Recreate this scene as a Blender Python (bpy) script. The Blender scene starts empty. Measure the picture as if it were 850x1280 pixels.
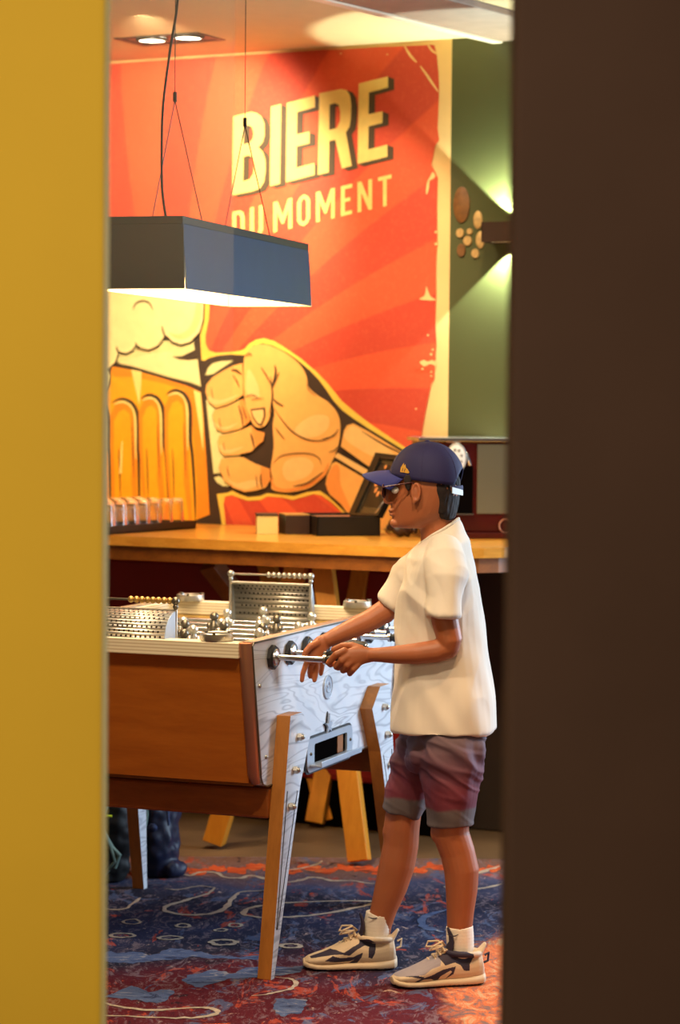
import bpy, bmesh, math, random
from mathutils import Vector, Matrix, noise
from mathutils.bvhtree import BVHTree
random.seed(7)
PI = math.pi
scene = bpy.context.scene
COL = scene.collection
V = Vector

# ------------------------------------------------------------------ camera
F = 3000.0; CX = 425.0; CY = 640.0; CH = 1.574
PIT = math.atan(140 / F); ROLL = math.radians(.5)
FW = V((0, math.cos(PIT), -math.sin(PIT))); UP = V((0, math.sin(PIT), math.cos(PIT))); RT = V((1, 0, 0))
CAM = V((0, 0, CH))
def ray(px, py):
    x = px - CX; y = py - CY; c, s = math.cos(ROLL), math.sin(ROLL)
    X = c * x + s * y; Y = -s * x + c * y
    return RT * (X / F) - UP * (Y / F) + FW
def G(px, py, z=0.0):
    r = ray(px, py); return CAM + r * ((z - CH) / r.z)
def at(px, py, D):
    r = ray(px, py); return CAM + r * (D / r.y)
def onplane(px, py, p0, n):
    r = ray(px, py); return CAM + r * ((p0 - CAM).dot(n) / r.dot(n))
cam_d = bpy.data.cameras.new('camera'); cam = bpy.data.objects.new('camera', cam_d); COL.objects.link(cam)
cs, sn = math.cos(ROLL), math.sin(ROLL)
rx = RT * cs + UP * sn; ry = -RT * sn + UP * cs
cam.matrix_world = Matrix(((rx.x, ry.x, -FW.x, CAM.x), (rx.y, ry.y, -FW.y, CAM.y), (rx.z, ry.z, -FW.z, CAM.z), (0, 0, 0, 1)))
cam_d.sensor_fit = 'HORIZONTAL'; cam_d.sensor_width = 36.0; cam_d.lens = F / 850 * 36.0
cam_d.dof.use_dof = True; cam_d.dof.focus_distance = 6.5; cam_d.dof.aperture_fstop = 4.6
cam_d.clip_end = 60
scene.camera = cam

# ------------------------------------------------------------------ materials
def lin(c):
    return tuple(((x / 255) / 12.92 if x / 255 <= .04045 else ((x / 255 + .055) / 1.055) ** 2.4) for x in c)
class NT:
    def __init__(s, name):
        s.m = bpy.data.materials.new(name); s.m.use_nodes = True; s.t = s.m.node_tree
        s.b = s.t.nodes['Principled BSDF']; s.tc = None
    def n(s, typ, **kw):
        nd = s.t.nodes.new(typ)
        for k, v in kw.items():
            if k.startswith('i_'): nd.inputs[k[2:]].default_value = v
            elif k.startswith('n') and k[1:].isdigit(): nd.inputs[int(k[1:])].default_value = v
            else: setattr(nd, k, v)
        return nd
    def l(s, a, b): s.t.links.new(a, b)
    def obj(s):
        if not s.tc: s.tc = s.n('ShaderNodeTexCoord')
        return s.tc.outputs['Object']
    def mapping(s, scale=(1, 1, 1), rot=(0, 0, 0), loc=(0, 0, 0), src=None):
        mp = s.n('ShaderNodeMapping'); mp.inputs['Scale'].default_value = scale; mp.inputs['Rotation'].default_value = rot
        mp.inputs['Location'].default_value = loc
        s.l(src or s.obj(), mp.inputs['Vector']); return mp.outputs[0]
    def noise(s, scale=5, detail=3, rough=.5, vec=None, dist=0.0):
        nd = s.n('ShaderNodeTexNoise'); nd.inputs['Scale'].default_value = scale; nd.inputs['Detail'].default_value = detail
        nd.inputs['Roughness'].default_value = rough; nd.inputs['Distortion'].default_value = dist
        s.l(vec or s.obj(), nd.inputs['Vector']); return nd.outputs['Fac']
    def math(s, op, a, b=None, c=None, clamp=False):
        nd = s.n('ShaderNodeMath', operation=op, use_clamp=clamp)
        for i, x in enumerate((a, b, c)):
            if x is None: continue
            if isinstance(x, (int, float)): nd.inputs[i].default_value = x
            else: s.l(x, nd.inputs[i])
        return nd.outputs[0]
    def ramp(s, fac, stops, interp='LINEAR'):
        nd = s.n('ShaderNodeValToRGB'); cr = nd.color_ramp; cr.interpolation = interp
        while len(cr.elements) < len(stops): cr.elements.new(.5)
        for e, (p, c) in zip(cr.elements, stops):
            e.position = p; e.color = (*c, 1) if len(c) == 3 else c
        s.l(fac, nd.inputs[0]); return nd.outputs[0]
    def mix(s, fac, a, b, typ='MIX'):
        nd = s.n('ShaderNodeMix', data_type='RGBA', blend_type=typ)
        for sock, x in ((nd.inputs[0], fac), (nd.inputs[6], a), (nd.inputs[7], b)):
            if isinstance(x, (int, float)): sock.default_value = x
            elif isinstance(x, tuple): sock.default_value = (*x, 1)
            else: s.l(x, sock)
        return nd.outputs[2]
    def bump(s, h, strength=.3, dist=.002):
        nd = s.n('ShaderNodeBump'); nd.inputs['Strength'].default_value = strength; nd.inputs['Distance'].default_value = dist
        s.l(h, nd.inputs['Height']); s.l(nd.outputs[0], s.b.inputs['Normal'])
def mat(name, col, rough=.6, metal=0.0, var=.08, nscale=12, spec=.5, bump=0, bscale=200, **kw):
    k = NT(name); c = lin(col) if max(col) > 1 else col
    a = tuple(max(0, x * (1 - var)) for x in c); b = tuple(min(1, x * (1 + var)) for x in c)
    k.l(k.ramp(k.noise(nscale, 3), [(.3, a), (.7, b)]), k.b.inputs['Base Color'])
    k.b.inputs['Roughness'].default_value = rough; k.b.inputs['Metallic'].default_value = metal
    k.b.inputs['Specular IOR Level'].default_value = spec
    if bump: k.bump(k.noise(bscale, 2), bump, .001)
    for kk, v in kw.items(): k.b.inputs[kk].default_value = v
    return k.m
def wood(name, c1, c2, rough=.45, axis=(1, 12, 12), scale=3, coat=0.0):
    k = NT(name); vec = k.mapping(axis)
    f = k.noise(scale, 6, .6, vec, .6); g = k.noise(scale * 6, 3, .6, vec)
    h = k.math('ADD', k.math('MULTIPLY', f, .75), k.math('MULTIPLY', g, .25))
    k.l(k.ramp(h, [(.32, lin(c1)), (.68, lin(c2))]), k.b.inputs['Base Color'])
    k.b.inputs['Roughness'].default_value = rough; k.b.inputs['Coat Weight'].default_value = coat
    k.bump(g, .1, .001); return k.m

M = {}
M['ceiling'] = mat('ceiling_paint', (226, 202, 148), .9, var=.02)
M['wainscot'] = mat('dark_brown_wainscot', (52, 38, 28), .6)
M['trim'] = mat('trim_gloss', (235, 215, 185), .35, var=.03)
M['trim_brown'] = mat('trim_brown', (150, 125, 105), .6, var=.1)
M['yellow'] = mat('yellow_paint', (222, 180, 40), .75, var=.03, nscale=3, bump=.05)
M['brown'] = mat('dark_brown_felt', (74, 56, 46), .9, var=.07, nscale=4, spec=.1, bump=.2, bscale=400)
M['green'] = mat('green_wall_paint', (80, 82, 46), .42, var=.08, nscale=1.5)
M['cream'] = mat('cream_border', (238, 196, 128), .7, var=.04, nscale=6)
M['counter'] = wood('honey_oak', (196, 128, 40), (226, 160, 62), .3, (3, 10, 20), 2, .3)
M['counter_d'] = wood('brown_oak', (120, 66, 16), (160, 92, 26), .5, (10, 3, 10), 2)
M['legwood'] = wood('trestle_oak', (216, 132, 26), (240, 160, 44), .5, (10, 10, 1.5), 2)
M['orange'] = wood('cabinet_veneer', (170, 88, 18), (192, 106, 28), .5, (2, 2, 12), 2)
M['beam'] = wood('beam_oak', (132, 66, 16), (172, 92, 28), .5, (2, 2, 12), 2)
M['legedge'] = wood('leg_edge_ply', (160, 98, 34), (190, 122, 48), .5, (12, 12, 1.5), 2)
M['tan'] = wood('tan_board', (200, 160, 92), (222, 184, 116), .5, (2, 2, 12), 2)
M['copper'] = mat('brown_metal_edge', (186, 130, 104), .3, .6, var=.05)
M['steel'] = mat('steel', (205, 205, 208), .22, 1.0, var=.05, nscale=30)
M['plate'] = mat('satin_plate', (176, 184, 196), .35, .25, var=.05)
M['alu'] = mat('brushed_aluminium', (188, 182, 172), .38, .85, var=.06, nscale=30)
M['brass'] = mat('aged_brass', (205, 165, 95), .35, .7, var=.1, nscale=40)
M['dkfig'] = mat('dark_pewter', (120, 112, 100), .35, .85, var=.1, nscale=60)
M['ltfig'] = mat('pale_pewter', (222, 218, 210), .3, .8, var=.1, nscale=60)
M['blackrub'] = mat('black_rubber', (28, 24, 24), .5, var=.1)
M['black'] = mat('black_lacquer', (16, 13, 12), .35, var=.1)
M['lampblack'] = mat('black_shade_metal', (34, 30, 26), .42, .2, var=.08)
M['lampdaylit'] = mat('daylit_shade_metal', (26, 48, 80), .45, .2, var=.08)  # blue daylight reflection painted into the black metal of the long panels
M['lampwhite'] = mat('white_reflector', (250, 232, 190), .7, var=.01)
M['dark'] = mat('recess_shade', (10, 7, 6), 1.0, spec=0)  # near-black colour imitating the shade in openings and gaps
M['red_fabric'] = mat('red_leatherette', (152, 26, 18), .5, var=.12, nscale=5)
M['burg'] = mat('burgundy_enamel', (66, 10, 9), .25, var=.1)
M['skin'] = mat('skin', (166, 94, 56), .5, var=.05, nscale=14, bump=.05, bscale=300)
M['skin'].node_tree.nodes['Principled BSDF'].inputs['Subsurface Weight'].default_value = .08
M['skin'].node_tree.nodes['Principled BSDF'].inputs['Subsurface Scale'].default_value = .01
M['hair'] = mat('dark_hair', (32, 17, 12), .85, var=.4, nscale=60, bump=.6, bscale=250)
M['shirt'] = mat('white_cotton', (226, 212, 196), .85, var=.02, bump=.15, bscale=500)
M['sock'] = mat('white_sock', (244, 230, 212), .9, var=.03, bump=.4, bscale=500)
M['cap'] = mat('navy_cap', (25, 17, 68), .75, var=.1, bump=.25, bscale=700)
M['capv'] = mat('blue_brim', (36, 40, 112), .75, var=.1, bump=.25, bscale=700)
M['shoe'] = mat('beige_mesh', (214, 190, 160), .6, var=.05, bump=.3, bscale=500)
M['shoed'] = mat('dark_navy_suede', (48, 40, 62), .7, var=.1)
M['shoeg'] = mat('grey_mesh', (158, 148, 158), .8, var=.1, bump=.4, bscale=600)
M['white'] = mat('white_paint', (235, 232, 225), .5, var=.02)
M['gold'] = mat('gold_thread', (214, 160, 60), .45, .2, var=.1)
M['wire'] = mat('brown_wire', (60, 40, 24), .5)
M['greypanel'] = mat('smoked_grey_panel', (120, 116, 96), .3, .4, var=.06, nscale=4)
M['denim'] = mat('navy_nylon', (20, 28, 56), .5, var=.4, nscale=9)
M['blacknylon'] = mat('black_nylon', (12, 13, 16), .6, var=.3, nscale=9)
M['greygreen'] = mat('grey_green_fabric', (104, 128, 120), .8, var=.3, nscale=20)
M['neon'] = mat('neon_yellow_tape', (190, 220, 40), .6)
M['log'] = mat('gilded_log_slice', (196, 158, 96), .5, .1, var=.25, nscale=40)
M['logd'] = mat('brown_log_slice', (122, 80, 36), .5, var=.25, nscale=40)
M['floor'] = mat('brown_stone_floor', (124, 96, 66), .45, var=.25, nscale=3)
M['pouch'] = mat('brown_leather', (48, 26, 18), .5, var=.2)
M['cardcream'] = mat('cream_card', (226, 206, 132), .7, var=.02)
# emission for real lamps
def emi(name, col, s):
    k = NT(name); k.b.inputs['Base Color'].default_value = (*col, 1)
    k.b.inputs['Emission Color'].default_value = (*col, 1); k.b.inputs['Emission Strength'].default_value = s
    return k.m
M['bulb'] = emi('downlight_bulb', (1, .86, .62), 14)
M['diffuser'] = emi('pendant_diffuser', (1, .80, .45), 6)
def glassm():
    k = NT('clear_glass'); k.b.inputs['Base Color'].default_value = (.96, .95, .9, 1); k.b.inputs['Roughness'].default_value = .05
    k.b.inputs['Transmission Weight'].default_value = 1; k.b.inputs['IOR'].default_value = 1.45
    k.l(k.ramp(k.noise(20, 1), [(0, (.92, .9, .85)), (1, (1, 1, 1))]), k.b.inputs['Base Color']); return k.m
M['glass'] = glassm()
M['lens'] = mat('dark_lens', (22, 14, 14), .1)
M['specs'] = mat('brown_red_frame', (70, 20, 22), .3)
# marbled plywood of the side panel: thin contour lines of a noise field
def plyw():
    k = NT('pale_marbled_plywood'); vec = k.mapping((1.1, 1.1, 6.0))
    f = k.noise(2.0, 2, .45, vec, .7)
    fr = k.math('PINGPONG', k.math('MULTIPLY', f, 11.0), .5)
    ln = k.math('SUBTRACT', 1.0, k.math('DIVIDE', fr, .24, clamp=True), clamp=True)
    soft = k.noise(30, 2, .5, vec)
    zz = k.n('ShaderNodeSeparateXYZ'); k.l(k.obj(), zz.inputs[0])
    fade = k.math('MULTIPLY', ln, k.math('MULTIPLY', k.noise(4, 1, .5), 1.1), clamp=True)
    c = k.mix(fade, lin((220, 223, 228)), lin((132, 136, 146)))
    c = k.mix(k.math('MULTIPLY', soft, .25), c, lin((196, 196, 202)))
    k.l(c, k.b.inputs['Base Color']); k.b.inputs['Roughness'].default_value = .33
    return k.m
M['ply'] = plyw()
def lam():
    k = NT('laminated_birch'); s = k.n('ShaderNodeSeparateXYZ'); k.l(k.obj(), s.inputs[0])
    f = k.math('FRACT', k.math('MULTIPLY', s.outputs[2], 110.0))
    k.l(k.ramp(f, [(0, lin((236, 220, 190))), (.55, lin((240, 226, 198))), (.75, lin((196, 168, 126))), (1, lin((236, 220, 190)))]), k.b.inputs['Base Color'])
    k.b.inputs['Roughness'].default_value = .5; return k.m
M['lam'] = lam()
def perf(name, cols, scale=1.0):
    return mat(name, cols, .35, .8, var=.05)
M['perf'] = perf('perforated_steel', (196, 188, 178))
M['perfhole'] = mat('perforation', (40, 30, 26), .8)
def shortsm():
    k = NT('shorts_cloth'); s = k.n('ShaderNodeSeparateXYZ'); k.l(k.obj(), s.inputs[0])
    z = k.math('ADD', s.outputs[2], k.math('MULTIPLY', k.math('SUBTRACT', k.noise(9, 2), .5), .035))
    z = k.math('DIVIDE', z, 1.0)
    g = lin((98, 76, 84)); m = lin((104, 34, 50)); h = lin((92, 80, 80))
    c = k.ramp(z, [(.0, h), (.475, h), (.482, m), (.53, m), (.60, lin((96, 56, 70))), (.66, g), (1, g)])
    k.l(c, k.b.inputs['Base Color']); k.b.inputs['Roughness'].default_value = .8
    k.bump(k.noise(300, 2), .2, .001); return k.m
M['shorts'] = shortsm()

# ------------------------------------------------------------------ mesh builder
class MB:
    def __init__(s): s.v = []; s.f = []; s.m = []
    def add(s, vs, fs, mi=0):
        o = len(s.v); s.v += [V(x) for x in vs]
        for f in fs: s.f.append([i + o for i in f]); s.m.append(mi)
        return s
    def obox(s, o, ax, ay, az, mi=0):
        o, ax, ay, az = V(o), V(ax), V(ay), V(az)
        vs = [o, o + ax, o + ax + ay, o + ay, o + az, o + ax + az, o + ax + ay + az, o + ay + az]
        fs = [(0, 3, 2, 1), (4, 5, 6, 7), (0, 1, 5, 4), (1, 2, 6, 5), (2, 3, 7, 6), (3, 0, 4, 7)]
        if ax.cross(ay).dot(az) < 0: fs = [tuple(reversed(f)) for f in fs]
        return s.add(vs, fs, mi)
    def box(s, x0, x1, y0, y1, z0, z1, mi=0):
        return s.obox((x0, y0, z0), (x1 - x0, 0, 0), (0, y1 - y0, 0), (0, 0, z1 - z0), mi)
    def poly(s, pts, mi=0): return s.add(pts, [tuple(range(len(pts)))], mi)
    def prism(s, pts, d, mi=0, mcap=None):
        n = len(pts); d = V(d); P = [V(p) for p in pts]
        s.add(P + [p + d for p in P], [(i, (i + 1) % n, (i + 1) % n + n, i + n) for i in range(n)], mi)
        mc = mi if mcap is None else mcap
        s.add(P, [tuple(reversed(range(n)))], mc); s.add([p + d for p in P], [tuple(range(n))], mc)
        return s
    def rings(s, R, mi=0, cap=True):
        n = len(R[0]); vs = [p for r in R for p in r]; fs = []
        for k in range(len(R) - 1):
            for i in range(n):
                j = (i + 1) % n; fs.append((k * n + i, k * n + j, (k + 1) * n + j, (k + 1) * n + i))
        if cap: fs.append(tuple(reversed(range(n)))); fs.append(tuple(range((len(R) - 1) * n, len(R) * n)))
        return s.add(vs, fs, mi)
    def tube(s, pts, r, mi=0, n=12, ry=None, ref=None, caps=True, dome=False):
        P = [V(p) for p in pts]; k = len(P)
        r = [r] * k if isinstance(r, (int, float)) else list(r)
        ry = r if ry is None else ([ry] * k if isinstance(ry, (int, float)) else list(ry))
        if dome:
            d0 = (P[0] - P[1]).normalized(); d1 = (P[-1] - P[-2]).normalized()
            P = [P[0] + d0 * r[0] * .8, P[0] + d0 * r[0] * .55] + P + [P[-1] + d1 * r[-1] * .55, P[-1] + d1 * r[-1] * .8]
            r = [r[0] * .35, r[0] * .75] + r + [r[-1] * .75, r[-1] * .35]; ry = [ry[0] * .35, ry[0] * .75] + ry + [ry[-1] * .75, ry[-1] * .35]; k += 4
        R = []; prev = None
        for i in range(k):
            t = (P[min(i + 1, k - 1)] - P[max(i - 1, 0)]).normalized()
            a = V(ref) if ref is not None else (prev if prev is not None else (V((0, 0, 1)) if abs(t.z) < .9 else V((0, 1, 0))))
            b = (a - t * a.dot(t)).normalized(); prev = b; c = t.cross(b)
            R.append([P[i] + c * (math.cos(2 * PI * j / n) * r[i]) + b * (math.sin(2 * PI * j / n) * ry[i]) for j in range(n)])
        return s.rings(R, mi, caps)
    def cyl(s, p0, p1, r0, r1=None, mi=0, n=20): return s.tube([p0, p1], [r0, r0 if r1 is None else r1], mi, n)
    def ell(s, c, r, mi=0, n=16, m=10, rot=None):
        c = V(c); r = (r, r, r) if isinstance(r, (int, float)) else r; vs = []; fs = []
        def P(x, y, z):
            q = V((x * r[0], y * r[1], z * r[2])); return c + (rot @ q if rot else q)
        vs.append(P(0, 0, -1))
        for i in range(1, m):
            t = PI * i / m
            for j in range(n): vs.append(P(math.sin(t) * math.cos(2 * PI * j / n), math.sin(t) * math.sin(2 * PI * j / n), -math.cos(t)))
        vs.append(P(0, 0, 1)); L = len(vs) - 1
        for j in range(n):
            fs.append((0, 1 + (j + 1) % n, 1 + j)); fs.append((L, L - n + j, L - n + (j + 1) % n))
            for i in range(m - 2): a = 1 + i * n; fs.append((a + j, a + (j + 1) % n, a + n + (j + 1) % n, a + n + j))
        return s.add(vs, fs, mi)
    def torus(s, c, R, r, ax=(0, 0, 1), mi=0, n=28, m=10, ell=None, up=None):
        c = V(c); ax = V(ax).normalized(); a = V(up) if up else (V((1, 0, 0)) if abs(ax.x) < .9 else V((0, 0, 1)))
        a = (a - ax * a.dot(ax)).normalized(); b = ax.cross(a); Rx, Ry = (R, R) if ell is None else ell; vs = []; fs = []
        for i in range(n):
            t = 2 * PI * i / n; d = a * math.cos(t) * Rx + b * math.sin(t) * Ry; dn = (a * math.cos(t) + b * math.sin(t))
            for j in range(m):
                q = 2 * PI * j / m; vs.append(c + d + dn * r * math.cos(q) + ax * r * math.sin(q))
        for i in range(n):
            for j in range(m): fs.append((i * m + j, ((i + 1) % n) * m + j, ((i + 1) % n) * m + (j + 1) % m, i * m + (j + 1) % m))
        return s.add(vs, fs, mi)
    def build(s, name, mats, parent=None, smooth=True, bevel=0, angle=40, origin=None):
        me = bpy.data.meshes.new(name); o = bpy.data.objects.new(name, me)
        off = V((0, 0, 0))
        if origin is not None: off = V(origin)
        elif parent is not None: off = wloc(parent)
        elif s.v:
            mn = [min(p[i] for p in s.v) for i in range(3)]; mx = [max(p[i] for p in s.v) for i in range(3)]
            off = V(((mn[0] + mx[0]) / 2, (mn[1] + mx[1]) / 2, mn[2]))
        me.from_pydata([tuple(p - off) for p in s.v], [], s.f); me.update()
        mats = mats if isinstance(mats, (list, tuple)) else [mats]
        for m in mats: me.materials.append(M[m] if isinstance(m, str) else m)
        for p, mi in zip(me.polygons, s.m): p.material_index = mi
        COL.objects.link(o)
        if parent is not None: o.parent = parent; o.location = off - wloc(parent)
        else: o.location = off
        if smooth:
            for p in me.polygons: p.use_smooth = True
            me.set_sharp_from_angle(angle=math.radians(angle))
        if bevel:
            b = o.modifiers.new('bevel', 'BEVEL'); b.width = bevel; b.segments = 2; b.limit_method = 'ANGLE'; b.angle_limit = math.radians(40)
        return o
def wloc(o):
    p = V((0, 0, 0))
    while o is not None: p += V(o.location); o = o.parent
    return p
def tag(o, label=None, cat=None, group=None, kind=None):
    if label: o['label'] = label
    if cat: o['category'] = cat
    if group: o['group'] = group
    if kind: o['kind'] = kind
    return o
def thing(name, label, cat, loc, group=None):
    o = bpy.data.objects.new(name, None); o.empty_display_size = .05; COL.objects.link(o); o.location = V(loc)
    return tag(o, label, cat, group)
def structure(o): o['kind'] = 'structure'; return o
def realize(o, fn=None, smooth=True):
    """apply the modifiers of o into its mesh, optionally moving vertices by fn(world co, normal)"""
    bpy.context.view_layer.update()
    dg = bpy.context.evaluated_depsgraph_get(); ev = o.evaluated_get(dg)
    me = bpy.data.meshes.new_from_object(ev); o.modifiers.clear(); o.data = me
    if fn:
        off = wloc(o); nn = [v.normal.copy() for v in me.vertices]
        for v, n in zip(me.vertices, nn): v.co = fn(v.co + off, n) - off
    if smooth:
        for p in me.polygons: p.use_smooth = True
    return o
def voxel(mb, name, mats, parent, size=.004, smooth=4, fn=None):
    o = mb.build(name, mats, parent, smooth=False)
    r = o.modifiers.new('remesh', 'REMESH'); r.mode = 'VOXEL'; r.voxel_size = size; r.use_smooth_shade = True
    if smooth:
        sm = o.modifiers.new('smooth', 'SMOOTH'); sm.factor = .5; sm.iterations = smooth
    return realize(o, fn)
def dup(root, loc, **kw):
    r = root.copy(); COL.objects.link(r); r.location = loc
    for k_, v_ in kw.items(): r[k_] = v_
    for ch in list(root.children):
        c = ch.copy(); COL.objects.link(c); c.parent = r
        for g in list(ch.children):
            d = g.copy(); COL.objects.link(d); d.parent = c
    return r
def dup_part(o, parent, loc):
    c = o.copy(); COL.objects.link(c); c.parent = parent; c.location = loc; return c
def catmull(pts, closed=False, k=5):
    n = len(pts); out = []
    rng = range(n) if closed else range(n - 1)
    for i in rng:
        if closed: p0, p1, p2, p3 = (pts[(i + j) % n] for j in (-1, 0, 1, 2))
        else: p0, p1, p2, p3 = pts[max(i - 1, 0)], pts[i], pts[i + 1], pts[min(i + 2, n - 1)]
        for j in range(k):
            t = j / k
            out.append(tuple(.5 * (2 * p1[d] + (p2[d] - p0[d]) * t + (2 * p0[d] - 5 * p1[d] + 4 * p2[d] - p3[d]) * t * t + (3 * p1[d] - p0[d] - 3 * p2[d] + p3[d]) * t ** 3) for d in range(len(p1))))
    if not closed: out.append(tuple(pts[-1]))
    return out

# ------------------------------------------------------------------ frames of reference
N0 = G(314.6, 804.5, .92)                      # near corner of the football table's rim
aT = math.radians(20.4)
TU = V((math.sin(aT), math.cos(aT), 0)); TV = V((-math.cos(aT), math.sin(aT), 0))
def TP(u, v, z): return V((N0.x, N0.y, 0)) + TU * u + TV * v + V((0, 0, z))
W0 = at(300, 656, 9.27)
bW = math.radians(27.3); WW = V((math.cos(bW), -math.sin(bW), 0)); WN = V((-math.sin(bW), -math.cos(bW), 0))
def WP(px, py, off=0.0): return onplane(px, py, W0 + WN * off, WN)
def WF(x, off, z): return V((W0.x, W0.y, 0)) + WW * x + WN * off + V((0, 0, z))
Z = V((0, 0, 1))

# ------------------------------------------------------------------ the room
CEIL = 2.9
b = MB(); b.obox(WF(-4, 0, 0), WW * 4.88, -WN * .15, Z * CEIL); structure(b.build('wall_back', 'cream', smooth=False))
b = MB(); b.obox(WF(.88, 0, 0), WW * 1.5, -WN * .15, Z * CEIL); structure(b.build('wall_green', 'green', smooth=False))
b = MB(); b.box(-5, 5, 3.4, 12, CEIL, CEIL + .1); structure(b.build('ceiling', 'ceiling', smooth=False))
b = MB(); b.box(-5, 5, -1, 12, -.1, -.006); structure(b.build('floor', 'floor', smooth=False))
b = MB(); b.obox(WF(.9, .012, 0), WW * 1.45, -WN * .012, Z * 1.06); structure(b.build('trim_3', 'wainscot', smooth=False))
# glossy bulkhead strip on the ceiling
c0 = G(429, 0, 2.9); c1 = G(647, 53, 2.9); dd = (c1 - c0).normalized(); pp = V((dd.y, -dd.x, 0)); c0 = c0 - dd * 2.5; c0.z = 2.872
L_ = 6.0
b = MB(); b.obox(c0, dd * L_, pp * .045, Z * .03); structure(b.build('trim_1', 'trim', smooth=False, bevel=.004))
b = MB(); b.obox(c0 + pp * .045 + Z * .006, dd * L_, pp * .32, Z * .024); structure(b.build('trim_2', 'trim_brown', smooth=False, bevel=.004))
# doorway the camera looks through
x0 = (129 - 425) / 3000 * 4.0
b = MB(); b.box(-1.6, x0, 4.0, 4.09, 0, 3.2); structure(b.build('wall_left', 'yellow', smooth=False, bevel=.006))
x1 = (639 - 425) / 3000 * 3.2
b = MB(); b.box(x1, 1.3, 3.2, 3.32, 0, 3.2); structure(b.build('wall_right', 'brown', smooth=False, bevel=.006))

# hanging pane added to carry the haze over the left of the room
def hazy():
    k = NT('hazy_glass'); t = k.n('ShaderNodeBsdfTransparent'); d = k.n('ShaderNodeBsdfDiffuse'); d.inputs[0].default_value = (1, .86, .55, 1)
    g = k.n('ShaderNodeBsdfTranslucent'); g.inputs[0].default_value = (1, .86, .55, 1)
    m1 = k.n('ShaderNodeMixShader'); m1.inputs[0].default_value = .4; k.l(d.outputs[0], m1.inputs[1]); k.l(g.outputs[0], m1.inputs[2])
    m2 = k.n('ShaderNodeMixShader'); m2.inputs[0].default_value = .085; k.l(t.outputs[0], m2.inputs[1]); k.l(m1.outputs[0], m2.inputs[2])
    # painted haze, mixed in as diffuse colour and fading towards the lower edge
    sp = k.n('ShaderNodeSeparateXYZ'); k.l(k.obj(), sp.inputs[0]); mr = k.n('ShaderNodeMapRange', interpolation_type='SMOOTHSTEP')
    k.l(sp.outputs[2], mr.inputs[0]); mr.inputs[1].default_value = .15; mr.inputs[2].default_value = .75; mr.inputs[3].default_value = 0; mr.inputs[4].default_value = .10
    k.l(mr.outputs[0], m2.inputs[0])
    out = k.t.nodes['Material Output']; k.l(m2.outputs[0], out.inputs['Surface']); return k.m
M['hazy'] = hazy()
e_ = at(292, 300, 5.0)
b = MB(); b.box(-1.3, e_.x, 5.0, 5.008, 1.25, 2.95); structure(b.build('haze_pane', 'hazy', smooth=False))

# ------------------------------------------------------------------ carpet
def carpet_mat():
    k = NT('patterned_carpet')
    tc = k.n('ShaderNodeTexCoord'); k.tc = tc
    s = k.n('ShaderNodeSeparateXYZ'); k.l(tc.outputs['Object'], s.inputs[0])
    # object origin at world (0,0,0): y is the distance into the room
    v2 = k.mapping((1.0, .55, 1))
    wob = k.noise(2.2, 2, .5, v2)
    y = k.math('ADD', s.outputs[1], k.math('MULTIPLY', k.math('SUBTRACT', wob, .5), .9))
    t = k.math('DIVIDE', k.math('SUBTRACT', y, 5.4), 3.0)
    mar = lin((88, 22, 32)); navy = lin((30, 30, 48)); slate = lin((78, 90, 122)); org = lin((226, 78, 26)); dk = lin((36, 24, 34))
    c = k.ramp(t, [(0, mar), (.36, mar), (.44, navy), (.56, lin((40, 44, 74))), (.70, navy), (.80, lin((70, 74, 104))), (.86, lin((118, 84, 76))), (1, lin((128, 92, 72)))])
    # ragged blotches
    vor = k.n('ShaderNodeTexNoise'); vor.inputs['Scale'].default_value = 7; vor.inputs['Detail'].default_value = 6; vor.inputs['Roughness'].default_value = .7
    vor.inputs['Distortion'].default_value = 1.5
    k.l(v2, vor.inputs['Vector']); n1 = vor.outputs['Fac']
    c = k.mix(k.ramp(n1, [(.57, (0, 0, 0)), (.60, (.8, .8, .8))]), c, slate)
    n2 = k.noise(9, 5, .7, k.mapping((1, .5, 1), loc=(4, 7, 0)), 1.2)
    c = k.mix(k.ramp(n2, [(.59, (0, 0, 0)), (.62, (.75, .75, .75))]), c, lin((178, 70, 44)))
    n4 = k.noise(8, 5, .7, k.mapping((1, .5, 1), loc=(9, 2, 0)), 1.0)
    c = k.mix(k.ramp(n4, [(.62, (0, 0, 0)), (.64, (.8, .8, .8))]), c, dk)
    n5 = k.noise(26, 6, .8, k.mapping((1, .45, 1), loc=(2, 8, 0)), 1.5)
    c = k.mix(k.ramp(n5, [(.52, (0, 0, 0)), (.60, (.55, .55, .55))]), c, lin((134, 116, 124)))
    c = k.mix(k.ramp(n5, [(.34, (.7, .7, .7)), (.42, (0, 0, 0))]), c, lin((26, 20, 34)))
    n3 = k.noise(14, 6, .75, k.mapping((1, .6, 1), loc=(1, 3, 0)), 2.0)
    c = k.mix(k.ramp(n3, [(.64, (0, 0, 0)), (.67, (.8, .8, .8))]), c, lin((206, 176, 160)))
    # warm pool of light beside the player, painted as orange and stone
    dx = k.math('SUBTRACT', s.outputs[0], .62); dy = k.math('MULTIPLY', k.math('SUBTRACT', s.outputs[1], 6.3), .42)
    r = k.math('SQRT', k.math('ADD', k.math('MULTIPLY', dx, dx), k.math('MULTIPLY', dy, dy)))
    r = k.math('ADD', r, k.math('MULTIPLY', k.math('SUBTRACT', n1, .5), .25))
    k2 = k.ramp(n3, [(.40, lin((120, 100, 96))), (.52, lin((214, 108, 58))), (.62, lin((196, 158, 120)))])
    c = k.mix(k.ramp(r, [(.30, (1, 1, 1)), (.36, (0, 0, 0))]), c, k2)
    k.l(c, k.b.inputs['Base Color']); k.b.inputs['Roughness'].default_value = .95; k.b.inputs['Specular IOR Level'].default_value = .15
    k.bump(k.noise(350, 2), .6, .003); return k.m
M['carpet'] = carpet_mat()
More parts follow.
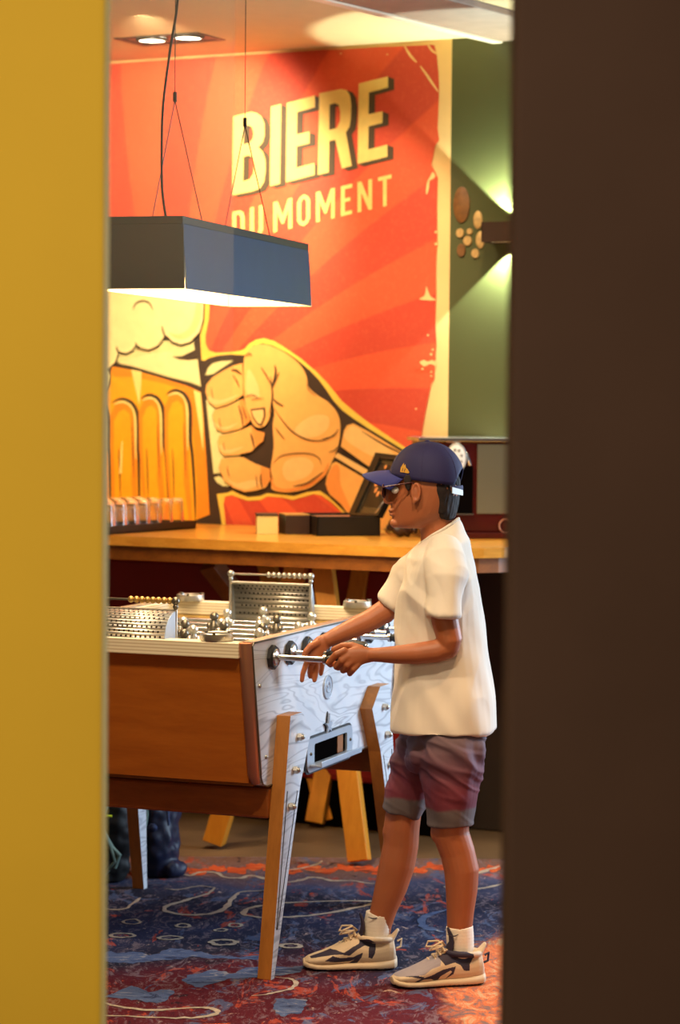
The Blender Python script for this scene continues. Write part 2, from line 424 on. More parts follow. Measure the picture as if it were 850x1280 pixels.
M['c_cream'] = mat('carpet_cream_yarn', (178, 158, 136), .95, var=.25, nscale=60, bump=.5, bscale=350)
def yarn(name, c1, c2, c3):
    k = NT(name); f = k.noise(9, 6, .75, k.mapping((1, 2.2, 1)), 1.5)
    k.l(k.ramp(f, [(.36, lin(c1)), (.47, lin(c2)), (.56, lin(c2)), (.64, lin(c3))]), k.b.inputs['Base Color'])
    k.b.inputs['Roughness'].default_value = .95; k.b.inputs['Specular IOR Level'].default_value = .15; k.bump(k.noise(350, 2), .6, .003); return k.m
M['c_slate'] = yarn('carpet_slate_yarn', (40, 44, 74), (82, 96, 132), (150, 146, 152))
M['c_org'] = yarn('carpet_orange_yarn', (110, 50, 34), (206, 84, 38), (214, 132, 76))
b = MB(); b.box(-3.2, 2.6, 5.2, 8.2, -.008, 0.0)
lv = [0.0008]
def stroke_floor(pts, w, mi, closed=False):
    z = lv[0]; lv[0] += .00002
    P = [jit(G(110 + x / 3.148, 1060 + y / 3.148, z), .006, 40) for x, y in catmull(pts, closed, 4)]
    n = len(P); Lf = []; Rt = []
    for i in range(n):
        if closed: t = P[(i + 1) % n] - P[i - 1]
        else: t = P[min(i + 1, n - 1)] - P[max(i - 1, 0)]
        t = V((t.x, t.y, 0)).normalized(); q = V((-t.y, t.x, 0)); ww = w * (.6 + .8 * random.random()) * (1 if closed else min(1, .3 + 3 * min(i, n - 1 - i) / n))
        Lf.append(P[i] + q * ww); Rt.append(P[i] - q * ww)
    m = n if closed else n - 1
    for i in range(m):
        j = (i + 1) % n; b.add([Rt[i], Rt[j], Lf[j], Lf[i]], [(0, 1, 2, 3)], mi)
def jit(p, a, f=22):
    q = V((p.x * f, p.y * f * .6, 0)); return V((p.x + a * noise.noise(q), p.y + a * 1.6 * noise.noise(q + V((7, 3, 1))), p.z))
def blob_floor(pts, mi):
    z = lv[0]; lv[0] += .00002
    P = [jit(jit(G(110 + x / 3.148, 1060 + y / 3.148, z), .022, 14), .010, 50) for x, y in catmull(pts, True, 14 if mi == 2 else 6)]
    if sum((P[i].x * P[(i + 1) % len(P)].y - P[(i + 1) % len(P)].x * P[i].y) for i in range(len(P))) < 0: P.reverse()
    b.poly(P, mi)
blob_floor([(55, 440), (90, 405), (160, 412), (270, 415), (300, 400), (360, 395), (420, 410), (560, 430), (660, 425), (640, 440), (450, 432), (300, 440), (120, 450)], 2)
blob_floor([(380, 520), (420, 495), (500, 480), (580, 490), (660, 470), (850, 465), (850, 480), (760, 500), (600, 510), (500, 530), (420, 540)], 2)
blob_floor([(60, 580), (150, 550), (250, 565), (330, 560), (330, 595), (250, 605), (120, 595)], 2)
blob_floor([(750, 600), (800, 590), (850, 600), (850, 650), (760, 660), (720, 640)], 2)
for cx in range(290, 1640, 72):
    cy = 76 + (cx % 5) * 4
    blob_floor([(cx - 36, cy + 6), (cx - 18, cy - 12 - cx % 7), (cx + 8, cy - 8), (cx + 32, cy - 14), (cx + 40, cy + 4), (cx + 10, cy + 12 + cx % 9), (cx - 12, cy + 8)], 3)
stroke_floor([(500, 155), (450, 150), (400, 155), (350, 163), (300, 160)], .006, 1)
stroke_floor([(500, 155), (480, 175), (420, 195), (350, 215), (300, 235), (320, 252), (400, 262), (480, 258), (540, 235), (570, 195), (610, 172), (690, 168)], .009, 1)
stroke_floor([(690, 168), (760, 172)], .006, 1)
stroke_floor([(612, 250), (640, 235), (700, 225), (787, 214), (1108, 208), (1100, 225), (1040, 236), (900, 262), (760, 272), (680, 272), (625, 265)], .008, 1, True)
stroke_floor([(285, 112), (340, 95), (400, 108), (440, 95), (500, 95), (540, 115), (600, 118), (640, 108), (700, 120), (790, 134), (850, 122), (900, 115), (960, 128), (1040, 128), (1100, 138), (1180, 140)], .010, 1)
stroke_floor([(740, 78), (800, 84), (880, 70), (920, 50)], .008, 1)
stroke_floor([(60, 240), (140, 240), (180, 215), (210, 195)], .006, 1)
for cx, cy, rx_, ry_, w in ((535, 370, 50, 10, .008), (797, 384, 38, 8, .007), (135, 343, 50, 8, .006), (325, 353, 45, 7, .006), (375, 305, 28, 7, .005), (580, 303, 26, 7, .005), (175, 290, 32, 9, .004), (520, 322, 24, 5, .004)):
    stroke_floor([(cx + rx_ * math.cos(q * PI / 4), cy + ry_ * math.sin(q * PI / 4)) for q in range(8)], w, 1, True)
stroke_floor([(30, 600), (120, 622), (250, 637), (400, 628), (480, 630), (512, 645), (470, 660), (380, 668), (200, 664), (30, 655)], .008, 1)
stroke_floor([(30, 700), (200, 706), (420, 700), (560, 690)], .012, 3)
stroke_floor([(1420, 240), (1330, 268), (1312, 292), (1340, 318), (1400, 330)], .013, 2)
stroke_floor([(640, 580), (720, 572), (790, 555), (820, 535), (800, 515), (740, 508)], .006, 1)
stroke_floor([(1440, 118), (1500, 110), (1560, 90), (1620, 70)], .010, 1)
stroke_floor([(1400, 150), (1460, 165), (1540, 160), (1640, 140)], .010, 1)
cp = b.build('carpet', ['carpet', 'c_cream', 'c_slate', 'c_org'], smooth=False, origin=(0, 0, 0))
tag(cp, 'maroon, navy and orange patterned carpet under the football table and the boy', 'carpet')

# ------------------------------------------------------------------ mural
mural = thing('mural', 'red and orange beer mural lettered BIERE DU MOMENT covering the back wall', 'mural', WF(0, .002, 1.0))
def rays():
    k = NT('mural_rays'); k.obj()
    cc = WP(230, 520, .003) - wloc(mural)
    def dot(vec):
        nd = k.n('ShaderNodeVectorMath', operation='DOT_PRODUCT'); k.l(k.obj(), nd.inputs[0]); nd.inputs[1].default_value = vec; return nd.outputs['Value']
    x = k.math('SUBTRACT', dot(tuple(WW)), cc.dot(WW)); z = k.math('SUBTRACT', dot((0, 0, 1)), cc.z)
    an = k.math('ARCTAN2', z, x); r = k.math('SQRT', k.math('ADD', k.math('MULTIPLY', x, x), k.math('MULTIPLY', z, z)))
    an = k.math('ADD', an, k.math('MULTIPLY', r, .12))
    f = k.math('PINGPONG', k.math('MULTIPLY', an, 6.4), 1.0)
    f = k.ramp(f, [(.47, (0, 0, 0)), (.53, (1, 1, 1))])
    n = k.noise(2.2, 3, .5)
    a = k.mix(n, lin((222, 78, 40)), lin((228, 92, 52))); c = k.mix(n, lin((196, 60, 36)), lin((206, 74, 46)))
    col = k.mix(f, a, c)
    sp = k.noise(55, 5, .8); col = k.mix(k.math('MULTIPLY', k.ramp(sp, [(.5, (0, 0, 0)), (.75, (1, 1, 1))]), .25), col, lin((244, 130, 80)))
    k.l(col, k.b.inputs['Base Color']); k.b.inputs['Roughness'].default_value = .6; return k.m
M['rays'] = rays()
def mm(name, c, rough=.6): M[name] = mat(name, c, rough, var=.05, nscale=25)
mm('m_dark', (62, 42, 22)); mm('m_halo', (240, 196, 74)); mm('m_foam', (244, 222, 150)); mm('m_foam2', (228, 206, 124))
mm('m_pale', (226, 214, 140)); mm('m_beer', (246, 166, 16)); mm('m_beer2', (236, 138, 20)); mm('m_hi', (246, 216, 120))
mm('m_skin', (240, 172, 86)); mm('m_skin2', (244, 190, 112)); mm('m_skin3', (234, 146, 62)); mm('m_letter', (232, 200, 112)); mm('m_cream', (240, 196, 128)); mm('m_shadow', (74, 58, 34))
lay = [0.004]
MM = None
def step(d=.0006): lay[0] += d
def W2(pts): return [V((q.x, q.y, min(q.z, 2.892))) for q in (WP(x, y, lay[0]) for x, y in pts)]
def wpoly(pts, mi, smooth=False, k=4):
    P = catmull(pts, True, k) if smooth else pts
    # orient towards the room
    ar = sum(P[i][0] * P[(i + 1) % len(P)][1] - P[(i + 1) % len(P)][0] * P[i][1] for i in range(len(P)))
    if ar > 0: P = P[::-1]
    MM.poly(W2(P), mi); step(.00015)
def wstroke(pts, w, mi, taper=True, smooth=True, k=4):
    P = catmull(pts, False, k) if smooth else pts
    n = len(P); A = []; B = []
    for i in range(n):
        tx = P[min(i + 1, n - 1)][0] - P[max(i - 1, 0)][0]; ty = P[min(i + 1, n - 1)][1] - P[max(i - 1, 0)][1]; l = math.hypot(tx, ty) or 1
        s = w / 2 * (1 if not taper else max(.15, math.sin(PI * (i + .3) / (n - .4)) ** .6))
        A.append((P[i][0] - ty / l * s, P[i][1] + tx / l * s)); B.append((P[i][0] + ty / l * s, P[i][1] - tx / l * s))
    for i in range(n - 1):
        MM.poly(W2([A[i], A[i + 1], B[i + 1], B[i]]), mi)
    step(.00015)
# printed background with its torn cream edge
MM = MB()
top = [(-60, 88), (60, 83.5), (136, 79.5), (200, 75.5), (260, 71), (300, 69), (340, 66.5), (400, 62.5), (430, 61.5), (470, 59), (520, 57), (540, 56)]
wpoly([(-60, 90)] + top[1:] + [(543, 56.5), (546, 70), (548, 90), (549, 110), (548.3, 130), (547, 160), (549, 175), (543.5, 183), (541, 198), (539, 206), (544, 215), (547, 222), (546, 260), (546.5, 300), (545, 330), (545, 372), (544, 400), (545.4, 430), (544, 452), (543, 474), (539, 480), (536, 495), (531, 520), (527, 545), (525, 668), (-60, 648)], 0)
lay[0] = .0055
wstroke([(505, 56), (510, 65), (516, 73), (521, 78)], 3.2, 1); wstroke([(525, 82), (533, 93), (541, 105), (548, 115)], 3.0, 1)
wstroke([(534, 55), (540, 63), (547, 68)], 2.6, 1)
wpoly([(541, 215), (544, 220), (541, 224), (537, 226), (536, 235), (534, 242), (532.5, 241), (534, 228), (538, 220)], 1, True)
wpoly([(533, 358), (536, 366), (539, 371), (545, 375), (536, 375.5), (524, 374), (530, 370), (532, 364)], 1, True)
wpoly([(525, 452), (530, 450), (535, 452), (540, 450), (545, 453), (545, 458), (538, 455), (531, 458), (526, 455)], 1, True)
for x, y, r in ((541, 437, 1.4), (539, 443, 1.6), (528, 461, 1.5), (539, 465, 1.3), (535, 419, 1.2), (520, 511, 1.3), (426, 67, 1.1), (484, 68, 1.1), (545, 290, 1.8), (545, 305, 2), (539, 470, 1.2)):
    wpoly([(x - r, y), (x, y - r), (x + r, y), (x, y + r)], 1, True)
MM.build('mural_background', ['rays', 'm_cream'], mural, smooth=False)
# halo and drawing of the mug and fist
lay[0] = .006; MM = MB()
halo_top = [(262, 385), (261, 400), (257, 418), (257, 430), (261, 438), (270, 441), (288, 440), (300, 438.5), (306, 436), (311, 430), (320, 424.5), (330, 422.8), (342, 426), (354, 433), (376, 448), (396, 465), (410, 479.5), (427, 501), (446, 517), (466, 532), (505, 558), (545, 586)]
halo_bot = [(545, 672), (462, 665), (447, 659), (430, 643), (414, 628), (402, 619.5), (392, 617.5), (380, 621), (366, 625), (352, 622), (334, 620.5), (326, 625), (310, 626), (298, 622), (290, 619), (281, 621), (279.5, 630), (281, 645), (283.5, 668), (60, 668)]
wpoly([(60, 300), (262, 310)] + halo_top + halo_bot, 0)
drk_top = [(255, 385), (254, 400), (250, 416), (252, 450), (255, 451), (262, 447), (275, 444), (288, 443), (306, 444), (309, 440), (316, 432), (328, 429), (340, 431.5), (358, 440.5), (370, 448.5), (388, 463.5), (398, 474), (407, 486), (417, 501), (428, 513), (443, 524), (461, 536), (502, 561), (545, 590)]
drk_bot = [(545, 672), (468, 665), (448, 655), (436, 645), (424, 633), (410, 620), (400, 613.5), (384, 615), (368, 620), (352, 618), (334, 616.5), (325, 620), (310, 621.5), (298, 617), (291, 613), (284, 616), (271, 617.5), (275, 640), (279, 668), (60, 668)]
wpoly([(60, 300), (256, 310)] + drk_top + drk_bot, 1)
step()
P = lambda pts, mi, s=False: wpoly(pts, mi, s)
P([(146, 452), (148, 436), (170, 428), (242, 424), (243, 435), (247, 449), (251, 483), (238, 478), (210, 471), (176, 461)], 3)
P([(147, 454), (160, 449), (185, 443), (205, 439.5), (216, 440), (215, 446), (232, 450), (247, 449), (250, 480), (238, 476), (210, 469), (176, 460)], 2)
P([(244, 437), (228, 445), (215, 446), (224, 449.5), (236, 450.5), (247.5, 449)], 1)
# handle interior and highlights
P([(257.5, 500), (300, 500), (300, 591), (267, 592)], 3)
P([(256.6, 469), (260, 460), (266, 454), (276, 451.5), (292, 450.5), (279, 459), (266, 467.6)], 3, False)
P([(267.6, 597), (274, 595), (281, 600), (287, 606), (286, 608), (278, 607.5), (271, 603)], 3, False)
# beer
P([(140, 458), (170, 463.5), (200, 472), (230, 481), (251, 490), (254, 520), (258, 575), (262, 643), (245, 650), (232, 653), (60, 668), (60, 520), (126, 510), (131, 492), (138, 480), (138, 464)], 5)
P([(231, 481), (251, 490), (258, 575), (262, 643), (246, 649), (246, 600), (241, 540), (238, 505), (230, 490)], 6)
P([(138, 464), (140, 458), (200, 472), (230, 481), (240, 490), (200, 478), (165, 471), (142, 471)], 6)
P([(164, 462), (177, 464.5), (176, 485), (174, 507)], 7); P([(242, 487), (251, 491), (254, 530), (254, 565), (247, 520)], 7)
for (xl, xr, yt, top_x, dxb) in ((138, 172.5, 499.5, 158, 1.5), (174, 204.5, 494.5, 190, 6), (206, 237.5, 488.5, 222, 6), (100, 134.5, 499, 122, 3)):
    w = xr - xl
    P([(xl + 2 + dxb, 664), (xl, 560), (xl - .5, yt + 20), (xl + w * .18, yt + 7), (xl + w * .5, yt + 3), (xl + w * .8, yt + 8), (xr - 3, yt + 24), (xr - 2, 580), (xr + dxb - 2, 664)], 6)
    P([(xl + 5 + dxb, 664), (xl + 4, 560), (xl + 4, yt + 28), (xl + w * .3, yt + 15), (xl + w * .5, yt + 12), (xl + w * .7, yt + 18), (xr - 8, yt + 34), (xr - 8, 600), (xr - 6 + dxb, 664)], 5)
    wstroke([(xl + w * .12, yt + 6), (xl + w * .4, yt + 3), (xl + w * .66, yt + 5), (xr - 4.5, yt + 15), (xr - 3, yt + 40), (xr - 3, yt + 75)], 3.6, 7)
    wstroke([(xl + 2, yt + 4), (xl + w * .3, yt - .5), (xl + w * .55, yt), (xl + w * .82, yt + 6), (xr, yt + 22), (xr + .5, yt + 60), (xr + dxb * .5, 570), (xr + dxb, 620), (xr + dxb + .4, 652)], 4.6, 1)
    wstroke([(xl + w * .3, 560), (xl + w * .34, 590), (xl + w * .36, 625)], 1.6, 1)
    wstroke([(xr - 8, 528), (xr - 7, 555), (xr - 5, 598)], 1.2, 1)
P([(152, 552), (153.5, 552), (152, 592), (149, 592)], 7)
# foam with its dark scalloped outline
foam = [(60, 300), (250, 310), (254, 350), (254, 385), (253.3, 400), (249, 415), (238, 427), (226, 430.5), (216, 427), (208, 419), (204.5, 421.5), (197, 432), (186, 437), (176, 434.5), (170, 430), (166, 437), (158, 441.5), (151, 440), (146.5, 437), (147.3, 443), (143.5, 453), (136, 459.5), (127, 462), (60, 462)]
low = [(60, 455), (127, 461), (134.5, 464), (137, 470), (135, 480), (129.5, 489), (128.5, 497), (125, 509), (118, 516), (60, 520)]
def grow(pts, d):
    cx = sum(p[0] for p in pts) / len(pts); cy = sum(p[1] for p in pts) / len(pts); out = []
    n = len(pts)
    ar = sum(pts[i][0] * pts[(i + 1) % n][1] - pts[(i + 1) % n][0] * pts[i][1] for i in range(n)); sg = 1 if ar > 0 else -1
    for i in range(n):
        a, c = pts[i - 1], pts[(i + 1) % n]; tx, ty = c[0] - a[0], c[1] - a[1]; l = math.hypot(tx, ty) or 1
        out.append((pts[i][0] + sg * ty / l * d, pts[i][1] - sg * tx / l * d))
    return out
P(grow(low, 2.0), 1); P(low, 3)
P(grow(foam, 1.7), 1); P(foam, 2)
wstroke([(202.5, 407), (203.5, 413), (206, 420), (209, 424)], 2.4, 1)
wstroke([(166, 387), (170, 379.5), (178, 376.3), (186.5, 379), (191.3, 388)], 2.6, 1)
wstroke([(145.6, 433), (146.4, 437), (149, 442)], 2, 1); wstroke([(169.5, 428), (171, 432), (174, 436)], 2, 1)
P([(243, 330), (252, 350), (252, 385), (250.5, 400), (245, 412), (236, 421), (226, 424), (216, 421), (211, 416), (222, 418), (232, 414), (240, 404), (244, 388), (246, 360)], 4, True)
# hand: thumb and palm
palm = [(305, 450), (307, 444), (311, 436.5), (320, 431), (334, 431), (352, 438.5), (367, 448.5), (378, 460), (384, 473), (386, 484), (397, 494), (409, 501.5), (419, 512), (424.5, 524), (425.3, 540), (422.5, 558), (416.5, 574), (407, 593), (392, 606.5), (380, 612), (361, 615.5), (346, 614), (339, 610), (341, 600), (338.5, 586), (342, 560), (341.5, 542), (341, 530), (343, 516), (340, 500), (339, 514), (333, 530), (324.5, 534.5), (317, 531), (312, 520), (307, 506), (305, 490), (304.3, 470)]
P(palm, 8, True)
P([(339, 596), (345, 608), (362, 611), (384, 605), (402, 592), (411, 578), (408, 592), (392, 606), (378, 611.5), (361, 615), (346, 613.5), (340, 608)], 10, True)
P([(308, 470), (312, 462), (322, 480), (324, 496), (315, 497), (308, 490)], 9, True)
P([(368, 539), (376, 528), (390, 520), (402, 518.5), (411, 522), (410, 535), (398, 545), (380, 547)], 9, True)
P([(353, 590), (356, 578), (368, 572), (384, 573), (392, 582), (386, 594), (370, 601), (358, 600)], 9, True)
f1 = [(256.8, 490), (258, 481), (266, 471.5), (280, 463), (292, 457), (303, 454), (303.5, 470), (304, 493), (297, 498.5), (284, 505.5), (270, 509.5), (260.5, 502)]
f2 = [(265, 519), (268, 512.5), (284, 508.5), (304, 498.5), (309, 512), (313, 526), (302, 535), (280, 540.5), (270.5, 536)]
f3 = [(271.8, 552), (274, 544.5), (292, 541.5), (314, 532), (320, 538), (331, 541), (329, 551), (320, 558.5), (314, 564.5), (298, 568), (280, 569.5), (274, 562)]
f4 = [(273.3, 584), (276.5, 573.5), (290, 572), (304, 571.5), (320, 580), (337, 586), (338, 600), (332, 609.5), (320, 613), (306, 615), (292, 610), (280, 600)]
for f in (f1, f2, f3, f4): P(f, 8, False)
for f, hi in ((f1, [(260, 495), (275, 500), (298, 493), (284, 502), (270, 506), (262, 502)]), (f2, [(268, 528), (280, 534), (298, 528), (284, 537), (272, 534)]), (f3, [(275, 555), (285, 562), (305, 558), (290, 566), (278, 565)]), (f4, [(282, 596), (295, 604), (315, 600), (325, 604), (308, 612), (292, 607)])):
    P(hi, 9, True)
P([(304, 498.5), (309, 512), (313, 526), (306, 532), (302, 515), (299, 502)], 10); P([(314, 533), (320, 538), (331, 541), (329, 551), (320, 558), (316, 545)], 10); P([(326, 583), (337, 586), (338, 600), (330, 609), (326, 598)], 10)
P([(313, 511.5), (331.3, 509), (332, 520), (327, 532.5), (322, 531), (315.5, 522)], 1, False); P([(314.5, 513.5), (329, 511.8), (329.5, 520), (325.8, 530.3), (322.3, 529), (317, 521.5)], 9, False)
for pts, w in (([(338, 470), (340.5, 490), (340, 500), (337, 518)], 2.2), ([(340, 497), (346, 503), (355, 508)], 2.0), ([(343, 510), (352, 524), (364, 538), (378, 547), (392, 551), (408, 549), (421, 540)], 1.6),
               ([(341, 580), (350, 570.5), (366, 567), (386, 567), (398, 572), (402, 581)], 1.4), ([(343.5, 456), (344.5, 466), (340, 484)], 2.4), ([(349, 465), (344, 476), (339.5, 486)], 1.8), ([(326, 459), (334, 471), (338, 480)], 1.6),
               ([(298, 506), (302, 520), (304, 533)], 2.0), ([(303, 508), (307, 520), (308, 524)], 1.6), ([(313, 541), (316, 551), (317.5, 560)], 2.2), ([(326, 592), (326, 602), (328, 610)], 2), ([(320, 594), (321, 602), (322, 610)], 1.2),
               ([(306, 496), (315, 493.5), (323, 497)], 1.2), ([(314, 500), (322, 498), (330, 498)], 1.0), ([(289, 462), (296, 463), (302, 468)], 2.2), ([(291, 468), (297, 478), (299, 484)], 1.3), ([(264, 484), (265, 492), (267, 499)], .9),
               ([(274, 522), (275, 530), (277, 534)], .9), ([(279, 552), (280, 560), (282, 563)], .9), ([(284, 582), (285, 590), (287, 596)], 1), ([(344, 534), (350, 542), (356, 549)], 1.3), ([(307, 444), (311, 442), (315, 444)], 1.6),
               ([(366, 608), (384, 604), (404, 590)], 2.2), ([(384, 473), (385, 486), (396, 495)], .9), ([(402, 549), (416, 545), (423, 536)], 1.4), ([(411, 565), (418, 563), (422, 558)], 1.4)):
    wstroke(pts, w, 1)
# forearm bones of the drawing
P([(426, 558), (430, 538), (434, 531.5), (442, 529.5), (460, 539), (500, 563.5), (545, 592), (545, 628), (462, 584)], 8)
P([(430, 545), (437, 534), (446, 534), (470, 550), (500, 575), (470, 572), (440, 556)], 9, True)
P([(418, 571), (422, 566), (545, 636), (545, 648)], 9); P([(407, 605), (409, 594), (415, 579.5), (420, 577), (470, 606), (545, 652), (545, 672), (448, 660), (426, 630), (412, 618)], 8)
P([(408, 606), (411, 592), (418, 581), (424, 584), (426, 606), (436, 630), (446, 652), (426, 630), (412, 617)], 10, True)
wstroke([(452, 539), (480, 556), (500, 566), (535, 588)], 2, 1)
MM.build('mug_and_fist_drawing', ['m_halo', 'm_dark', 'm_foam', 'm_pale', 'm_foam2', 'm_beer', 'm_beer2', 'm_hi', 'm_skin', 'm_skin2', 'm_skin3'], mural, smooth=False)
# lettering
def zl(p): return (280 + p[0] / 3.696, 80 + p[1] / 3.696)
def keyhole(outer, holes):
    P_ = list(outer)
    for h in holes:
        best = None
        for i, a in enumerate(P_):
            for j, c in enumerate(h):
                d = (a[0] - c[0]) ** 2 + (a[1] - c[1]) ** 2
                if best is None or d < best[0]: best = (d, i, j)
        _, i, j = best
        hh = h[j:] + h[:j + 1]
        P_ = P_[:i + 1] + hh + P_[i:]
    return P_
def area(p): return sum(p[i][0] * p[(i + 1) % len(p)][1] - p[(i + 1) % len(p)][0] * p[i][1] for i in range(len(p)))
def fixh(outer, holes):
    if area(outer) < 0: outer = outer[::-1]
    return outer, [h[::-1] if area(h) > 0 else h for h in holes]
big = [([(42, 243), (125, 221), (150, 226), (172, 242), (186, 275), (187, 330), (178, 362), (158, 385), (178, 405), (190, 440), (192, 490), (184, 545), (165, 575), (130, 588), (37, 607)],
        [[(92, 288), (115, 283), (130, 292), (137, 318), (133, 345), (118, 364), (90, 372)], [(90, 428), (115, 421), (132, 432), (139, 465), (136, 505), (120, 532), (88, 543)]]),
       ([(217, 197), (264, 185), (258, 552), (212, 565)], []),
       ([(290, 180), (420, 145), (420, 200), (338, 222), (336, 325), (395, 312), (395, 366), (336, 380), (334, 480), (418, 458), (418, 512), (286, 546)], []),
       ([(440, 135), (540, 115), (566, 120), (582, 145), (588, 190), (586, 250), (580, 290), (563, 315), (590, 470), (545, 483), (514, 350), (486, 356), (483, 500), (434, 512)], [[(488, 188), (512, 181), (530, 190), (537, 220), (536, 262), (522, 296), (486, 305)]]),
       ([(622, 90), (758, 57), (758, 108), (670, 132), (668, 232), (733, 218), (732, 272), (668, 288), (666, 395), (755, 372), (755, 428), (617, 462)], [])]
MM = MB(); lay[0] = .0065
for q in range(6, 0, -1):
    for outer, holes in big:
        o_, h_ = fixh(outer, holes); k_ = keyhole(o_, h_); dx, dy = 28 * q / 6, 11 * q / 6
        MM.poly(W2([zl((x + dx, y + dy)) for x, y in k_[::-1]]), 1)
    step(.0001)
step(.0003)
for outer, holes in big:
    o_, h_ = fixh(outer, holes); MM.poly(W2([zl(p) for p in keyhole(o_, h_)[::-1]]), 0)
MM.build('biere_lettering', ['m_letter', 'm_shadow'], mural, smooth=False)
MM = MB(); lay[0] = .0065
def small(x, w, outer, holes=[]):
    def mp(p):
        xx = x + p[0] * w; return zl((xx, 517 - .2375 * (x + p[0] * w - 742) + p[1] * 140))
    o_, h_ = fixh(outer, holes); MM.poly(W2([mp(p) for p in keyhole(o_, h_)[::-1]]), 0)
O_ = [(.2, .05), (.5, -.02), (.8, .05), (1, .2), (1, .8), (.8, .95), (.5, 1.02), (.2, .95), (0, .8), (0, .2)]
small(38, 57, [(0, 0), (.6, 0), (.88, .08), (1, .25), (1, .75), (.88, .92), (.6, 1), (0, 1)], [[(.32, .12), (.55, .12), (.68, .24), (.68, .76), (.55, .88), (.32, .88)]])
small(120, 60, [(0, 0), (.3, 0), (.3, .78), (.4, .88), (.6, .88), (.7, .78), (.7, 0), (1, 0), (1, .82), (.8, 1), (.5, 1.04), (.2, 1), (0, .82)])
for xm in (228, 425):
    small(xm, 87, [(0, 0), (.22, 0), (.5, .5), (.78, 0), (1, 0), (1, 1), (.8, 1), (.8, .36), (.56, .78), (.44, .78), (.2, .36), (.2, 1), (0, 1)])
small(338, 60, O_, [[(.4, .13), (.6, .13), (.7, .24), (.7, .76), (.6, .87), (.4, .87), (.3, .76), (.3, .24)]])
small(540, 52, [(0, 0), (1, 0), (1, .13), (.36, .13), (.36, .43), (.84, .43), (.84, .56), (.36, .56), (.36, .87), (1, .87), (1, 1), (0, 1)])
small(617, 67, [(0, 0), (.26, 0), (.74, .62), (.74, 0), (1, 0), (1, 1), (.76, 1), (.26, .38), (.26, 1), (0, 1)])
small(712, 62, [(0, 0), (1, 0), (1, .13), (.64, .13), (.64, 1), (.36, 1), (.36, .13), (0, .13)])
MM.build('du_moment_lettering', ['m_letter'], mural, smooth=False)

# ------------------------------------------------------------------ sconce and log slices on the green wall
p_s = WP(640, 292, 0)
sc = thing('wall_sconce', 'dark up and down wall light throwing two cones on the green wall', 'wall light', p_s)
xs = (p_s - W0).dot(WW); zs = p_s.z
b = MB()   # open ended box
x_l, x_r, dp, zb, zt = xs - .073, xs + .16, .11, zs - .036, zs + .036
b.obox(WF(x_l, 0, zb), WW * .006, WN * dp, Z * (zt - zb)); b.obox(WF(x_r, 0, zb), WW * .006, WN * dp, Z * (zt - zb))
b.obox(WF(x_l, dp - .006, zb), WW * (x_r - x_l), WN * .006, Z * (zt - zb)); b.obox(WF(x_l, 0, zb), WW * (x_r - x_l), WN * .006, Z * (zt - zb))
b.build('housing', 'brown', sc, smooth=False)
b = MB(); b.obox(WF(x_l + .01, .01, zb + .004), WW * (x_r - x_l - .02), WN * (dp - .02), Z * .003); b.build('diffuser', 'trim', sc, smooth=False)
def add_light(name, typ, loc, energy, color, target=None, **kw):
    d = bpy.data.lights.new(name, typ); o = bpy.data.objects.new(name, d); COL.objects.link(o)
    d.energy = energy; d.color = color
    for k_, v_ in kw.items(): setattr(d, k_, v_)
    o.location = loc
    if target is not None: o.rotation_euler = (V(target) - V(loc)).to_track_quat('-Z', 'Y').to_euler()
    return o
for sg in (1, -1):
    pos = WF(xs + .005, .038, zs + sg * .042)
    add_light('sconce_light', 'SPOT', pos, 54, (.84, 1, .84), pos + Z * sg, spot_size=math.radians(97), spot_blend=.12, shadow_soft_size=.004)
discs = [(577.5, 256, 22, 'logd', .5), (598, 275, 11, 'log', .55), (601, 300, 10.5, 'log', .55), (585, 301, 6, 'log', .95), (575.5, 291.5, 5.8, 'log', .9), (587.5, 289.5, 3.8, 'log', 1), (594.5, 317, 5.8, 'log', .9), (577, 313, 8, 'logd', .7)]
lab = ['largest dark round log slice on the green wall', 'pale log slice just right of the largest dark slice', 'tall pale log slice nearest the wall light', 'pale log slice in the middle of the small cluster', 'yellowish log slice at the cluster\'s left', 'smallest log slice at the top of the cluster', 'log slice lowest of the pale cluster', 'dim brown log slice left below the cluster']
for i, (x, y, r, m_, q) in enumerate(discs):
    c = WP(x, y, .0); rr = r / 340
    b = MB(); b.tube([c + WN * .001, c + WN * .006, c + WN * .008], [rr * q, rr * q, rr * q * .9], n=24, ref=Z, ry=[rr * 1.02] * 2 + [rr * .92])
    o = b.build('log_slice', m_); tag(o, lab[i], 'wall decoration', 'log slices on the green wall')

# ------------------------------------------------------------------ recessed ceiling downlight
cpts = [G(148, 46, CEIL), G(190, 38, CEIL), G(280, 45, CEIL), G(222, 55.5, CEIL)]
cc = G(212, 48.5, CEIL)
fx = thing('ceiling_downlight', 'recessed black double spotlight in the cream ceiling', 'ceiling light', (cc.x, cc.y, CEIL))
a_, d_ = WW, V((WN.x, WN.y, 0))
b = MB(); hw, hd = .18, .10
o_ = V((cc.x, cc.y, CEIL - .004)) - a_ * hw - d_ * hd
for (u0, u1, v0, v1) in ((0, 1, 0, .1), (0, 1, .9, 1), (0, .06, .1, .9), (.94, 1, .1, .9)):
    b.obox(o_ + a_ * (2 * hw * u0) + d_ * (2 * hd * v0), a_ * (2 * hw * (u1 - u0)), d_ * (2 * hd * (v1 - v0)), Z * .006)
b.build('frame', 'lampblack', fx, smooth=False)
b = MB(); b.obox(o_ + Z * .003, a_ * 2 * hw, d_ * 2 * hd, Z * .0008); b.build('recess', 'black', fx, smooth=False)
